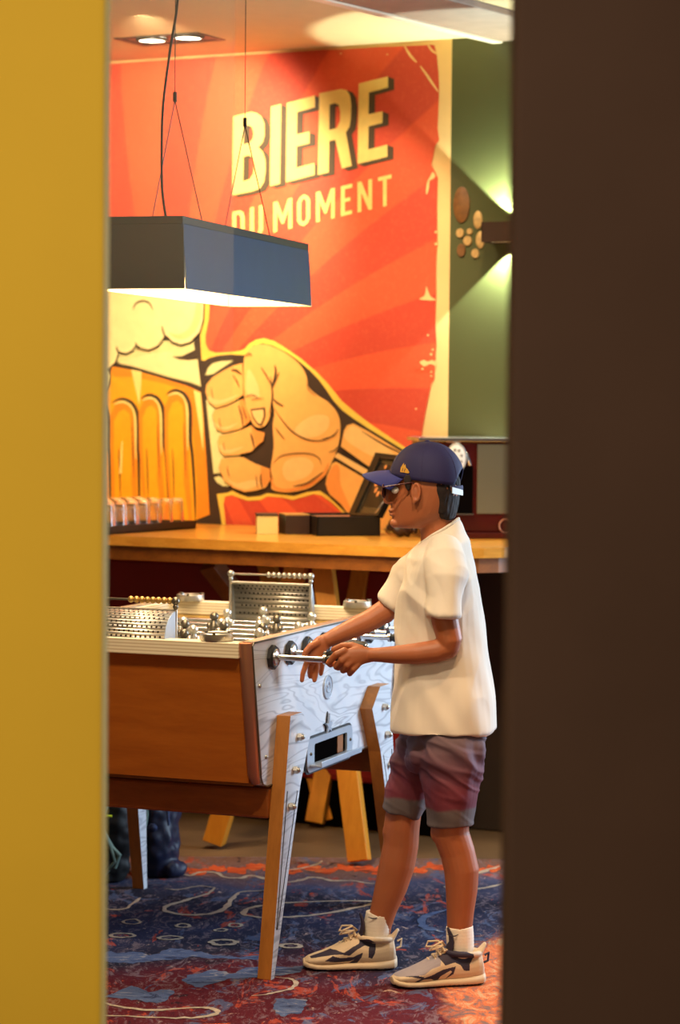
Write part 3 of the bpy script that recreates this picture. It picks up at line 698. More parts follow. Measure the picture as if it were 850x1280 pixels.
for px_, py_ in ((190, 50.5), (235, 47.2)):
    c = G(px_, py_, CEIL - .008)
    h = MB(); h.torus(c, .056, .006); lp = h.build('lamp_ring', 'lampblack', fx)
    h = MB(); h.cyl(c, c + Z * .006, .052, n=28); h.build('lamp_bulb', 'bulb', lp)
# ------------------------------------------------------------------ pendant
al = math.radians(16); LU = V((math.sin(al), math.cos(al), 0)); LV = V((-math.cos(al), math.sin(al), 0))
LC = at(232, 300, 6.5); LC.z = 0
def LP(t, s, z): return LC + LU * t + LV * s + Z * z
lamp = thing('pendant_lamp', 'long black box pendant lamp with glowing underside hung over the football table', 'pendant lamp', LP(.6, .142, 1.87))
zb, zt, sl, th = 1.871, 2.046, .012, .005
Lh, Wd = 1.20, .284
def panel(p0, p1, out):       # p0-p1 along bottom edge; leaning outward; gap at corners
    d = (p1 - p0).normalized(); i = -out; gp = .016 if abs(out.dot(LV)) > .5 else .003; q0 = p0 + d * gp; q1 = p1 - d * gp
    bt0, bt1 = q0 + Z * zb, q1 + Z * zb; tp0, tp1 = p0 + i * sl + d * .011 + Z * zt, p1 + i * sl - d * .011 + Z * zt
    vs = [bt0, bt1, tp1, tp0]; m = MB()
    m.add(vs, [(0, 1, 2, 3)], 0); vi = [x + i * th for x in vs]; m.add(vi, [(3, 2, 1, 0)], 1)
    for k_ in range(4):
        j = (k_ + 1) % 4; m.add([vs[k_], vs[j], vi[j], vi[k_]], [(0, 1, 2, 3)], 0)
    m.build('shade_panel', ['lampdaylit' if abs(out.dot(LV)) > .5 else 'lampblack', 'lampwhite'], lamp, smooth=False)
panel(LP(0, 0, 0), LP(Lh, 0, 0), -LV); panel(LP(0, Wd, 0), LP(Lh, Wd, 0), LV)
panel(LP(0, 0, 0), LP(0, Wd, 0), -LU); panel(LP(Lh, 0, 0), LP(Lh, Wd, 0), LU)
b = MB(); b.obox(LP(sl, sl, zt), LU * (Lh - 2 * sl), LV * (Wd - 2 * sl), Z * .022); b.build('top_plate', 'lampblack', lamp, smooth=False, bevel=.002)
b = MB(); b.obox(LP(.05, .05, zt - .03), LU * (Lh - .1), LV * (Wd - .1), Z * .02); b.build('diffuser', 'diffuser', lamp, smooth=False)
for t in (.3, .93):
    b = MB(); cz = 2.425; cpos = LP(t, .142, cz)
    b.tube([cpos, LP(t, .142, CEIL)], .0012, n=6)
    b.tube([cpos - Z * .01, LP(t, .142 - .085, zt + .022)], .0016, n=6); b.tube([cpos - Z * .01, LP(t, .142 + .07, zt + .022)], .0016, n=6)
    w_ = b.build('suspension_wire', 'wire', lamp)
    b = MB(); b.cyl(cpos - Z * .014, cpos + Z * .014, .006, n=12); b.build('wire_clamp', 'black', w_)
b = MB(); b.tube([at(*q) for q in catmull([(224, -90, 6.75), (222, 0, 6.75), (213, 60, 6.75), (204, 130, 6.75), (202, 190, 6.75), (203, 240, 6.75), (208, 276, 6.75)], False, 6)], .0036, n=8); b.build('power_cable', 'black', lamp)

# ------------------------------------------------------------------ high counter table along the mural
CT = 1.089
ct = thing('high_table', 'long honey coloured wooden high table with trestle legs in front of the mural', 'table', WF(.3, .5, 0))
xr_ = 1.50
outline = [(-1.7, .915), (1.10, .915)]
for i in range(1, 9):
    t = i / 8 * PI / 2; outline.append((1.10 + math.sin(t) * .40, .515 + math.cos(t) * .40))
outline += [(xr_, .03), (-1.7, .03)]
b = MB(); b.prism([WF(x, o, CT - .034) for x, o in outline], Z * .034); b.build('tabletop', 'counter', ct, smooth=False, bevel=.004)
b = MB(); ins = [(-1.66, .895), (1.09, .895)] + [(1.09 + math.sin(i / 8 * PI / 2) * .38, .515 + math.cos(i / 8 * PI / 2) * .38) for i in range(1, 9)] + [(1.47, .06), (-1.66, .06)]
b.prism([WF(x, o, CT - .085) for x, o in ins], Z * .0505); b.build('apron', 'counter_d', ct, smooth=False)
def beam(p0, p1, w, h, wd, m_, name, par):       # rectangular timber from p0 to p1; w across picture direction wd
    d = (p1 - p0).normalized(); a = (wd - d * wd.dot(d)).normalized(); c = d.cross(a)
    m = MB(); m.obox(p0 - a * w / 2 - c * h / 2, a * w, c * h, p1 - p0); return m.build(name, m_, par, smooth=False, bevel=.004)
zt_ = CT - .086
def leg(pt, Dt, pb): 
    top_ = at(pt[0], pt[1], Dt); top_.z = zt_; bot = G(pb[0], pb[1], 0); return top_, bot
for (pt, Dt, pb, w) in (((404, 712), 8.30, (450, 1082), .072), ((456, 714), 8.95, (393, 1033), .066), ((372, 710), 8.32, (266, 1058), .072), ((330, 708), 9.0, (410, 1030), .066)):
    t_, q_ = leg(pt, Dt, pb); d = (t_ - q_); q_ = q_ + d * .014
    beam(q_, t_, w, .06, WW * .5 + V((1, 0, 0)) * .5, 'legwood' if pb[1] > 1050 else 'legwood', 'leg', ct)
beam(at(262, 704, 8.6).lerp(at(262, 704, 8.6), 0), at(330, 792, 8.75), .07, .06, WW, 'counter_d', 'brace', ct)

# red banquette behind and beside the high table
bq = thing('banquette', 'dark red padded banquette bench under the high table against the wall', 'bench', WF(0, .25, 0))
b = MB(); b.obox(WF(-2.2, .01, .45), WW * 3.22, WN * .08, Z * .50); b.build('backrest', 'red_fabric', bq, smooth=False, bevel=.02)
b = MB(); b.obox(WF(-2.2, .10, .17), WW * 3.22, WN * .16, Z * .27); b.build('seat', 'red_fabric', bq, smooth=False, bevel=.025)
b = MB(); b.obox(WF(-2.2, .03, 0), WW * 3.18, WN * .20, Z * .17); b.build('bench_gap_shade', 'dark', bq, smooth=False)  # near-black block standing in for the shaded gap under the seat

# ------------------------------------------------------------------ things on the counter
def box_on(px, py, wx, wy, h, yaw, z=CT):
    o = G(px, py, z); c, s = math.cos(yaw), math.sin(yaw); ax = V((c, s, 0)); ay = V((-s, c, 0)); return o, ax * wx, ay * wy, Z * h
# tray
o, ax, ay, az = box_on(165, 666, .26, .62, .0, math.radians(-18))
fr = G(167, 666.5, CT); rt_ = G(245, 661, CT); bk = G(120, 655, CT)
eX = (rt_ - fr); eY = V((-eX.y, eX.x, 0)).normalized()
fr0 = fr - eX * 1.2
tr = thing('serving_tray', 'black tray of upside-down glasses at the left end of the high table', 'tray', fr0 + (eX * 2.2 + eY * .3) / 2)
b = MB(); b.obox(fr0 + Z * .001, eX * 2.2, eY * .34, Z * .008)
b.build('base', 'black', tr, smooth=False)
b = MB(); L2 = eX * 2.2; t_ = .008; ex = eX.normalized()
for (o_, a1, a2) in ((fr0, L2, eY * t_), (fr0 + eY * (.34 - t_), L2, eY * t_), (fr0, ex * t_, eY * .34), (fr0 + L2 - ex * t_, ex * t_, eY * .34)): b.obox(o_ + Z * .001, a1, a2, Z * .03)
b.build('rim', 'black', tr, smooth=False)
gproto = None; gi = 0
gl_lab = 'clear glass tumbler standing upside down on the black tray'
rows = [(.06, 'front'), (.15, 'middle'), (.24, 'back')]
gx = [.05 + .083 * i for i in range(12)]
Lx = (eX * 2.2).length
prof = [(.0, .105), (.020, .105), (.0245, .102), (.027, .094), (.031, .012), (.0325, .0), (.0305, .0), (.029, .012), (.025, .088), (.020, .093), (.0, .093)]
for ri, (ry_, rn) in enumerate(rows):
    cnt = 0
    xsr = [Lx - .045 - .070 * i - (.033 if ri == 1 else 0) for i in range(7)]
    for x in xsr:
        p = fr0 + ex * x + eY * ry_ + Z * .0095
        if gproto is None:
            gproto = thing('glass_tumbler', '', 'glass', p)
            m = MB(); n = 20; m.rings([[p + V((r * math.cos(2 * PI * j / n), r * math.sin(2 * PI * j / n), h)) for j in range(n)] for r, h in [(max(r, .0004), h) for r, h in prof]]); m.build('glass_body', 'glass', gproto); g = gproto

        else: g = dup(gproto, p)
        cnt += 1; gi += 1
        ordn = ['first', 'second', 'third', 'fourth', 'fifth', 'sixth', 'seventh'][cnt - 1]
        g['label'] = f'upside-down clear glass, {ordn} from the right in the {rn} row on the tray'
        g['group'] = 'upside-down glasses on the tray'
# case
o, ax, ay, az = box_on(396, 670.3, .232, .30, .074, math.radians(12))
cs_ = thing('presentation_case', 'open black case on the high table in front of the painted fist', 'case', o + (ax + ay) / 2)
b = MB(); h = .07; t_ = .008
b.obox(o, ax, ay, Z * .006)
for (p0, a1, a2) in ((o, ax, ay.normalized() * t_), (o + ay - ay.normalized() * t_, ax, ay.normalized() * t_), (o, ax.normalized() * t_, ay), (o + ax - ax.normalized() * t_, ax.normalized() * t_, ay)): b.obox(p0, a1, a2, Z * h)
b.build('case_body', 'black', cs_, smooth=False, bevel=.001)
b = MB(); b.obox(o + ax * .06 + ay * .06 + Z * .01, ax * .88, ay * .88, Z * .052)
b.build('lining', 'copper', cs_, smooth=False)
P1, P2, P3, P4 = at(438, 645, 8.75), at(475, 646, 8.55), at(512, 572, 8.62), at(472, 567, 8.80)
nn = (P2 - P1).cross(P4 - P1).normalized()
if nn.y > 0: nn = -nn
b = MB(); b.prism([P1, P2, P3, P4], -nn * .012)
def lerp4(s, t): return P1.lerp(P2, s).lerp(P4.lerp(P3, s), t)
lid = b.build('lid', 'black', cs_, smooth=False)
b = MB()
for (s0, s1, t0, t1) in ((0, 1, 0, .035), (0, 1, .92, 1), (0, .2, .035, .92), (.88, 1, .035, .92)):
    b.prism([lerp4(s0, t0) + nn * .0005, lerp4(s1, t0) + nn * .0005, lerp4(s1, t1) + nn * .0005, lerp4(s0, t1) + nn * .0005], nn * .010)
b.build('lid_frame', 'black', lid, smooth=False)
M['sheen'] = mat('smoky_mirror_lining', (70, 58, 40), .25, .4, var=.3, nscale=20)
b = MB(); b.prism([lerp4(.2, .035) + nn * .0005, lerp4(.88, .035) + nn * .0005, lerp4(.88, .92) + nn * .0005, lerp4(.2, .92) + nn * .0005], nn * .002); b.build('lid_lining', 'sheen', lid, smooth=False)
M['gold_oval'] = mat('lid_oval_gold', (236, 160, 92), .35, .3, var=.1)  # for the small golden ovals on the lid lining
for (s, t, r) in ((.42, .52, .0085), (.50, .42, .0085), (.62, .36, .0085), (.74, .40, .0075), (.46, .80, .006)):
    c = lerp4(s, t) + nn * .003; b = MB(); b.tube([c, c + nn * .003], r, n=18, ref=Z, ry=r * 1.3); b.build('gold_oval', 'gold_oval', lid)
b = MB(); b.tube([lerp4(.97, .02) + nn * .02, lerp4(1.02, .10) + nn * .02, lerp4(1.02, .22) + nn * .015], .004, n=8); b.build('hinge', 'steel', cs_)
# cream box left of it
o, ax, ay, az = box_on(321, 667.8, .076, .13, .072, math.radians(4))
bx = thing('card_box', 'small cream box with a dark lid left of the open black case', 'box', o + (ax + ay) / 2)
b = MB(); b.obox(o, ax, ay, Z * .066); b.build('box_body', 'cardcream', bx, smooth=False, bevel=.001)
b = MB(); b.obox(o - ax * .02 - ay * .02 + Z * .066, ax * 1.04, ay * 1.04, Z * .006); b.build('box_lid', 'pouch', bx, smooth=False, bevel=.001)
# wider dark box between
o, ax, ay, az = box_on(357, 668.2, .088, .14, .07, math.radians(12))
b = MB(); b.obox(o, ax, ay, Z * .068, 0); b.obox(o + Z * .0682, ax, ay, Z * .004, 1)
o_ = b.build('dark_box', ['pouch', 'brass'], smooth=False, bevel=.001); tag(o_, 'low dark brown box between the cream box and the open case', 'box')
# pouch
c = G(503, 671, CT); b = MB(); b.ell(c + V((0, 0, .027)), (.045, .04, .027)); b.ell(c + V((-.028, .02, .035)), (.03, .03, .022)); b.tube([c + V((.02, -.01, .03)), c + V((.045, -.03, .028))], [.018, .012], dome=True)
def wr(p, n): return p + n * (.003 * math.sin(p.x * 190 + p.z * 120))
pc = voxel(b, 'leather_pouch', 'pouch', None, .003, 3, wr); tag(pc, 'crumpled dark brown leather pouch behind the boy\'s chin on the high table', 'pouch')
# long dark pen
b = MB(); b.tube([G(479, 661, CT) + Z * .004, G(487, 667, CT) + Z * .004], .004, n=8); b.tube([G(486.8, 666.9, CT) + Z * .004, G(488, 668, CT) + Z * .004], [.004, .001], n=8)
o_ = b.build('pen', 'black'); tag(o_, 'dark pen lying on the high table right of the black case', 'pen')
# coffee machine
o = G(527, 673, CT); cmx = .42
aC = V((math.cos(.10), math.sin(.10), 0)); aD = V((-aC.y, aC.x, 0)); H = .352
cm = thing('coffee_machine', 'burgundy coffee machine with steel top and grey panel at the right of the high table', 'coffee machine', o + aC * .2 + aD * .15)
def CMp(x, d, z): return o + aC * x + aD * d + Z * z
b = MB(); b.obox(CMp(0, 0, 0.02), aC * cmx, aD * .30, Z * (H - .03)); b.build('body', 'burg', cm, smooth=False, bevel=.008)
b = MB(); b.obox(CMp(-.015, -.012, H - .01), aC * (cmx + .03), aD * .33, Z * .014); b.build('top_plate', 'steel', cm, smooth=False, bevel=.002)
b = MB(); b.obox(CMp(.195, -.006, .088), aC * .20, aD * .006, Z * .245); b.build('side_panel', 'greypanel', cm, smooth=False, bevel=.002)
b = MB(); b.obox(CMp(.055, -.004, .085), aC * .125, aD * .004, Z * .17); b.build('brew_recess', 'dark', cm, smooth=False)
b = MB(); b.obox(CMp(.02, -.03, .085), aC * .16, aD * .03, Z * .004); b.build('cup_shelf', 'steel', cm, smooth=False)
b = MB(); b.obox(CMp(.0, -.02, .0), aC * .40, aD * .31, Z * .022); b.build('base', 'burg', cm, smooth=False, bevel=.003)
b = MB(); c = CMp(.30, -.003, .045); b.torus(c, .024, .003, ax=aD); b.build('lock_ring', 'copper', cm)
c = CMp(.118, -.012, .285)
b = MB(); b.tube([c + aD * .012, c - aD * .006, c - aD * .009], [.034, .034, .030], ref=Z, ry=[.05, .05, .045], n=28); dl = b.build('dial', 'white', cm)
b = MB(); b.torus(c - aD * .006, .034, .003, ax=aD, ell=(.034, .05), up=aC); b.build('dial_rim', 'alu', dl)
for q in range(8):
    t = q * PI / 4 + .3; b = MB(); cc_ = c + aC * (.019 * math.cos(t)) + Z * (.029 * math.sin(t)) - aD * .0095; b.torus(cc_, .0035, .0012, ax=aD, m=6, n=12); b.build('dial_mark', 'dkfig', dl)
b = MB(); b.tube([CMp(.155, -.008, .30), CMp(.168, -.008, .262)], .006, n=8, dome=True); b.build('lever', 'steel', cm)
b = MB(); b.obox(CMp(.085, -.006, .338), aC * .05, aD * .004, Z * .004); b.obox(CMp(.105, -.006, .322), aC * .005, aD * .004, Z * .018); b.build('badge', 'copper', cm, smooth=False)

# ------------------------------------------------------------------ football table
ft = thing('football_table', 'table football table with pale marbled wood side, brown end panel and splayed legs', 'football table', TP(.6, .395, 0))
LT, WT = 1.20, .79
side = [(0.003, .912), (.012, .92), (LT - .012, .92), (LT - .003, .912), (1.135, .56), (1.125, .53), (1.10, .518), (.115, .518), (.085, .528), (.070, .55)]
for v0 in (0.0, WT - .028):
    b = MB(); b.prism([TP(u, v0, z) for u, z in side], TV * .028); sp_ = b.build('side_panel', 'ply', ft, smooth=False, bevel=.002)
    b = MB(); b.obox(TP(.012, v0 - .001, .9205), TU * (LT - .024), TV * .032, Z * .003); b.build('top_edge', 'alu', sp_, smooth=False)
    if v0 == 0:
        b = MB(); n_ = len(side)        # thin dark routed outline
        sm = [((u - .6) * .99 + .6, (z - .72) * .982 + .72) for u, z in side]
        for i in range(n_):
            p, q = TP(side[i][0], -.0012, side[i][1]), TP(side[(i + 1) % n_][0], -.0012, side[(i + 1) % n_][1]); b.tube([p, q], .0022, n=6)
        b.build('panel_outline', 'dkfig', sp_)
        b = MB(); c = TP(.576, 0, .74); b.tube([c, c - TV * .003], .036, n=28); b.torus(c - TV * .003, .034, .002, ax=TV); b.torus(c - TV * .003, .015, .002, ax=TV); b.torus(c - TV * .003 + Z * .004, .006, .0015, ax=TV); b.build('medallion', 'plate', sp_)
        # screws
        for (u, z) in ((.055, .80), (.105, .60), (1.02, .55), (1.15, .80), (1.12, .66)):
            b = MB(); b.ell(TP(u, -.001, z), (.006, .006, .006), n=10, m=6); b.build('screw', 'alu', sp_)
# ball return plate
b = MB()
def rr(u0, u1, z0, z1, r, n=5):
    out = []
    for cu, cz, a0 in ((u1 - r, z1 - r, 0), (u0 + r, z1 - r, 90), (u0 + r, z0 + r, 180), (u1 - r, z0 + r, 270)):
        for i in range(n + 1): t = math.radians(a0 + 90 * i / n); out.append((cu + r * math.cos(t), cz + r * math.sin(t)))
    return out
def frame_ring(mb, outer, inner, v0, d, mi=0):
    n = len(outer); O1 = [TP(u, v0, z) for u, z in outer]; I1 = [TP(u, v0, z) for u, z in inner]; O2 = [p - TV * d for p in O1]; I2 = [p - TV * d for p in I1]
    for i in range(n):
        j = (i + 1) % n
        mb.add([O2[i], O2[j], I2[j], I2[i]], [(0, 1, 2, 3)], mi); mb.add([O1[i], O1[j], O2[j], O2[i]], [(0, 1, 2, 3)], mi); mb.add([I1[j], I1[i], I2[i], I2[j]], [(0, 1, 2, 3)], mi)
o1, i1 = rr(.40, .77, .512, .608, .022), rr(.455, .725, .534, .590, .008)
frame_ring(b, o1, i1, -.0005, .008)
bt = b.build('ball_return', 'plate', ft)
b = MB(); b.prism([TP(u, -.0006, z) for u, z in i1], -TV * .0015); b.build('return_shade_plate', 'dark', bt, smooth=False)  # near-black plate; its colour imitates the shade inside the opening
b = MB(); frame_ring(b, rr(.392, .778, .506, .614, .025), o1, -.0004, .0035); b.build('plate_dark_rim', 'blackrub', bt)  # raised black rim around the plate
b = MB(); b.obox(TP(.42, -.008, .528), TU * .335, -TV * .035, Z * .007); b.obox(TP(.42, -.040, .528), TU * .335, -TV * .005, Z * .017); b.build('ledge', 'plate', bt, smooth=False, bevel=.002)
b = MB(); b.obox(TP(.655, -.0025, .536), TU * .045, -TV * .002, Z * .05); b.build('opening_block', 'counter_d', bt, smooth=False)
for (u, z) in ((.425, .565), (.75, .565)):
    b = MB(); b.ell(TP(u, -.009, z), .005, n=8, m=6); b.build('screw', 'dkfig', bt)
star = []
for i in range(10):
    t = PI / 2 + i * PI / 5; r = .024 if i % 2 == 0 else .0105; star.append((.575 + 1.15 * r * math.cos(t), .628 + r * math.sin(t)))
star[0] = (.575, .664)
b = MB(); b.prism([TP(u, -.004, z) for u, z in star], -TV * .006, 0); b.prism([TP(.575 + (u - .575) * 1.2, -.0006, .63 + (z - .63) * 1.15) for u, z in star], -TV * .003, 1); b.build('star', ['plate', 'blackrub'], bt, smooth=False)
# end panels, corner edges
for e in (0, 1):
    def E(u, v, z): return TP(u if e == 0 else LT - u, v, z)
    sgn = 1 if e == 0 else -1
    b = MB(); b.prism([E(.004, .036, .878), E(.074, .036, .53), E(.094, .036, .53), E(.024, .036, .878)], TV * (WT - .072)); b.build('end_panel', 'orange', ft, smooth=False)
    b = MB(); b.obox(E(-.012, .034, .878), TU * .056 * sgn, TV * (WT - .068), Z * .042); b.build('end_rim', 'lam', ft, smooth=False, bevel=.002)
    for v in (.020, WT - .020):
        b = MB(); b.tube([E(.008, v, .921), E(.010, v, .90), E(.078, v, .555), E(.088, v, .533)], [.0195, .0205, .0205, .015], n=18); b.build('corner_trim', 'copper', ft)
    # inner end board
    b = MB(); b.obox(E(.030, .030, .80), TU * .016 * sgn, TV * (WT - .06), Z * .076); b.build('inner_end_board', 'tan', ft, smooth=False)
    # cross beam between the legs
    b = MB(); b.obox(E(.13, .0, .425), TU * .045 * sgn, TV * WT, Z * .085); b.build('cross_beam', 'beam', ft, smooth=False, bevel=.008)
b = MB(); b.obox(TP(.085, .028, .52), TU * 1.03, TV * (WT - .056), Z * .012); b.build('cabinet_floor', 'counter_d', ft, smooth=False)
for v0 in (.0285, WT - .0405):
    b = MB(); b.obox(TP(.046, v0, .80), TU * 1.108, TV * .012, Z * .118); b.build('inner_side_board', 'lam', ft, smooth=False)
b = MB(); b.obox(TP(.04, .028, .79), TU * 1.12, TV * (WT - .056), Z * .01)
M['pitch'] = mat('grey_green_linoleum', (112, 112, 96), .5, var=.06)
b.build('pitch', 'pitch', ft, smooth=False)
# legs
lg = [(.185, .705), (.055, .0), (.080, .0), (.265, .505), (.345, .645), (.275, .705)]
def pline(u0, z0, u1, z1, mb, vv, mir):
    f = (lambda u: LT - u) if mir else (lambda u: u)
    mb.tube([TP(f(u0), vv, z0), TP(f(u1), vv, z1)], .0014, n=5)
for mir in (0, 1):
    for v0, dv in ((-.0405, .04), (WT + .0005, .04)):
        cu_ = (lambda z: .10 * max(0, (.52 - z) / .52)) if (mir and v0 > 0) else (lambda z: 0)
        P_ = [TP(LT - u - cu_(z) if mir else u, v0, z) for u, z in lg]
        if mir: P_ = P_[::-1]
        b = MB(); b.prism(P_, TV * dv, 0, 1); L__ = b.build('leg', ['legedge', 'ply'], ft, smooth=False, bevel=.0015)
        vo = v0 - .0005 if v0 < 0 else v0 + dv + .0005
        b = MB(); pline(.092, .13, .165, .50, b, vo, mir); pline(.098, .13, .240, .49, b, vo, mir); b.build('pinstripe', 'black', L__)
        for (u, z) in ((.245, .64), (.215, .552), (.185, .455)):
            uu = LT - u if mir else u; b = MB(); c = TP(uu, vo, z); s_ = -1 if v0 < 0 else 1
            b.tube([c, c + TV * .012 * s_], .0115, n=6); b.ell(c + TV * .012 * s_, .008, n=10, m=6); b.build('bolt', 'alu', L__)
# rods, bearings, players, handles
def player(mb, c, tilt, col):
    R_ = Matrix.Rotation(tilt, 3, TV); ax = lambda x, y, z: c + R_ @ (TU * x + TV * y + Z * z)
    mb.tube([ax(0, 0, -.055), ax(0, 0, -.03), ax(0, 0, .0), ax(0, 0, .018), ax(0, 0, .028)], [.011, .008, .012, .012, .006], n=12)
    mb.ell(ax(0, 0, .040), .0140, n=12, m=8)
    mb.ell(ax(0, .014, .010), (.0105, .0105, .012), n=10, m=6); mb.ell(ax(0, -.014, .010), (.0105, .0105, .012), n=10, m=6)
    mb.ell(ax(0.002, .012, -.004), (.0095, .0095, .012), n=10, m=6); mb.ell(ax(0.002, -.012, -.004), (.0095, .0095, .012), n=10, m=6)
    mb.tube([ax(.004, 0, -.05), ax(.012, 0, -.068)], [.010, .008], n=10, dome=True)
tmpl = [1, 2, 3, 5, 5, 3, 2, 1]
handle_out = {0: .262, 1: .215, 3: .135, 5: .22}
for i in range(8):
    u = .14 + i * .1303
    near = handle_out.get(i, .0)
    v0 = -near if near else -.03 + .0 * i
    b = MB(); b.tube([TP(u, v0 if near else -.06, .87), TP(u, WT + .12, .87)], .0078, n=14)
    if near: b.ell(TP(u, v0, .87), .0078, n=10, m=6)
    rod = b.build('rod', 'steel', ft)
    for v_ in (-.001, WT + .001):
        s_ = -1 if v_ < 0 else 1
        b = MB(); c = TP(u, v_, .87)
        b.tube([c, c + TV * .010 * s_, c + TV * .014 * s_], [.034, .034, .030], n=8, mi=0); b.tube([c + TV * .0142 * s_, c + TV * .019 * s_, c + TV * .022 * s_], [.024, .022, .014], n=24, mi=1)
        b.build('bearing', ['blackrub', 'steel'], rod)
    sl_ = [0, .07, -.05, .04, -.03, .06, -.07, 0][i]
    k_ = tmpl[i]; colr = 'dkfig' if i in (0, 1, 3, 5) else 'ltfig'
    for j in range(k_):
        v = WT / 2 + (j - (k_ - 1) / 2) * (.62 / max(k_, 2.2)) + sl_
        b = MB(); player(b, TP(u, v, .87), [0, .3, -.2, .15, -.4, .2, .1, -.1][i], colr); b.build('player', colr, rod)
    for v in (.055, WT - .055):
        b = MB(); b.tube([TP(u, v - .012, .87), TP(u, v + .012, .87)], .0135, n=14); b.build('bumper', 'blackrub', rod)
    if near:
        b = MB(); e0 = -near
        b.tube([TP(u, e0 + .0, .87), TP(u, e0 + .01, .87), TP(u, e0 + .05, .87), TP(u, e0 + .09, .87), TP(u, e0 + .10, .87)], [.011, .0135, .0140, .0125, .009], n=18, mi=0)
        b.tube([TP(u, e0 + .10, .87), TP(u, e0 + .108, .87)], .013, n=18, mi=1); b.build('handle', ['blackrub', 'steel'], rod)
# goal hoods (perforated quarter cylinders), scoring abacus
for e in (0, 1):
    sg = 1 if e == 0 else -1
    def E(u, v, z): return TP(u if e == 0 else LT - u, v, z)
    v0, v1 = .262, .535; Rr = .075; n_ = 12; cu, cz = .085, .915
    b = MB(); prof_ = [(cu - Rr * math.cos(i / n_ * PI / 2), cz + Rr * math.sin(i / n_ * PI / 2)) for i in range(n_ + 1)]
    if e == 1: prof_ = [(cu - .036 * math.cos(i / n_ * PI / 2), .84 + (cz + Rr - .84) * math.sin(i / n_ * PI / 2) ** .9) for i in range(n_ + 1)]
    for i in range(n_):
        (ua, za), (ub, zb_) = prof_[i], prof_[i + 1]
        b.add([E(ua, v0, za), E(ua, v1, za), E(ub, v1, zb_), E(ub, v0, zb_)], [(0, 1, 2, 3)])
    hd_ = b.build('goal_hood', 'perf', ft)
    sdm = hd_.modifiers.new('thick', 'SOLIDIFY'); sdm.thickness = .002; sdm.offset = 0
    # end caps
    for vv in (v0, v1):
        b = MB(); b.prism([E(*((u_, vv - .002, z_))) for u_, z_ in prof_] + [E(cu, vv - .002, prof_[0][1])], TV * .004)
        b.build('hood_cap', 'plate', hd_, smooth=False)
    # perforations: small dark discs on the shell
    b = MB(); cols_ = 17
    for i in range(8):
        f_ = (i + .7) / 8.6; k2 = f_ * n_; a0 = int(k2); fr_ = k2 - a0
        ua = prof_[a0][0] * (1 - fr_) + prof_[a0 + 1][0] * fr_; za = prof_[a0][1] * (1 - fr_) + prof_[a0 + 1][1] * fr_
        tu, tz = prof_[a0 + 1][0] - prof_[a0][0], prof_[a0 + 1][1] - prof_[a0][1]; l = math.hypot(tu, tz); tu /= l; tz /= l
        for j in range(cols_):
            vv = v0 + .012 + (v1 - v0 - .024) * (j + (.5 if i % 2 else 0)) / cols_
            for so in (1, -1):
                nu, nz = -tz * so * .0016, tu * so * .0016
                b.poly([E(ua + nu + tu * (.0033) * math.sin(q * PI / 4), vv + (.0033) * math.cos(q * PI / 4), za + nz + tz * (.0033) * math.sin(q * PI / 4)) for q in (range(8) if (so > 0) == (e == 0) else range(7, -1, -1))])
    b.build('perforations', 'perfhole', hd_, smooth=False)
    # frame around the opening
    b = MB()
    for vv in (v0, v1): b.tube([E(cu, vv, .88), E(cu, vv, cz + Rr + .004)], .0055, n=10)
    b.tube([E(cu, v0, cz + Rr), E(cu, v1, cz + Rr)], .0055, n=10); b.build('hood_frame', 'alu', hd_)
    # abacus
    za = 1.018
    b = MB(); b.tube([E(cu, v0, za), E(cu, v1, za)], .003, n=8)
    for vv in (v0, v1): b.tube([E(cu, vv, .99), E(cu, vv, za)], .0045, n=8); b.ell(E(cu, vv, za), .0115, n=14, m=8); b.ell(E(cu, vv, za - .016), .008, n=12, m=6)
    ab = b.build('score_abacus', 'alu' if e else 'dkfig', ft)
    for j in range(8):
        vv = v0 + .018 + j * .0168 if e == 0 else v0 + .02 + j * .0175
        b = MB(); b.ell(E(cu, vv, za), (.0088, .0088, .0095), n=12, m=8); b.build('bead', 'brass' if e == 0 else 'alu', ab)
# ashtrays on the rims
def ashtray(c, lab_):
    t = thing('ashtray', lab_, 'ashtray', c, 'round metal ashtrays on the football table')
    m = MB(); n = 28
    m.rings([[c + V((r * math.cos(2 * PI * j / n), r * math.sin(2 * PI * j / n), h)) for j in range(n)] for r, h in ((.043, .0), (.045, .003), (.044, .019), (.041, .021), (.037, .019), (.034, .006), (.001, .005))]); m.build('bowl', 'alu', t)
    for q in range(3):
        a_ = q * 2 * PI / 3 + .4; d = V((math.cos(a_), math.sin(a_), 0)); m = MB(); m.tube([c + d * .033 + Z * .021, c + d * .046 + Z * .021], .004, n=8); m.build('cigarette_rest', 'dkfig', t)
ashtray(TP(.03, .115, .9215), 'round metal ashtray on the near rim right of the perforated hood')
ashtray(TP(1.17, .70, .9215), 'round metal ashtray on the far rim left of the upright goal hood')
ashtray(TP(1.17, .125, .9215), 'round metal ashtray on the far rim just above the boy\'s forearm')

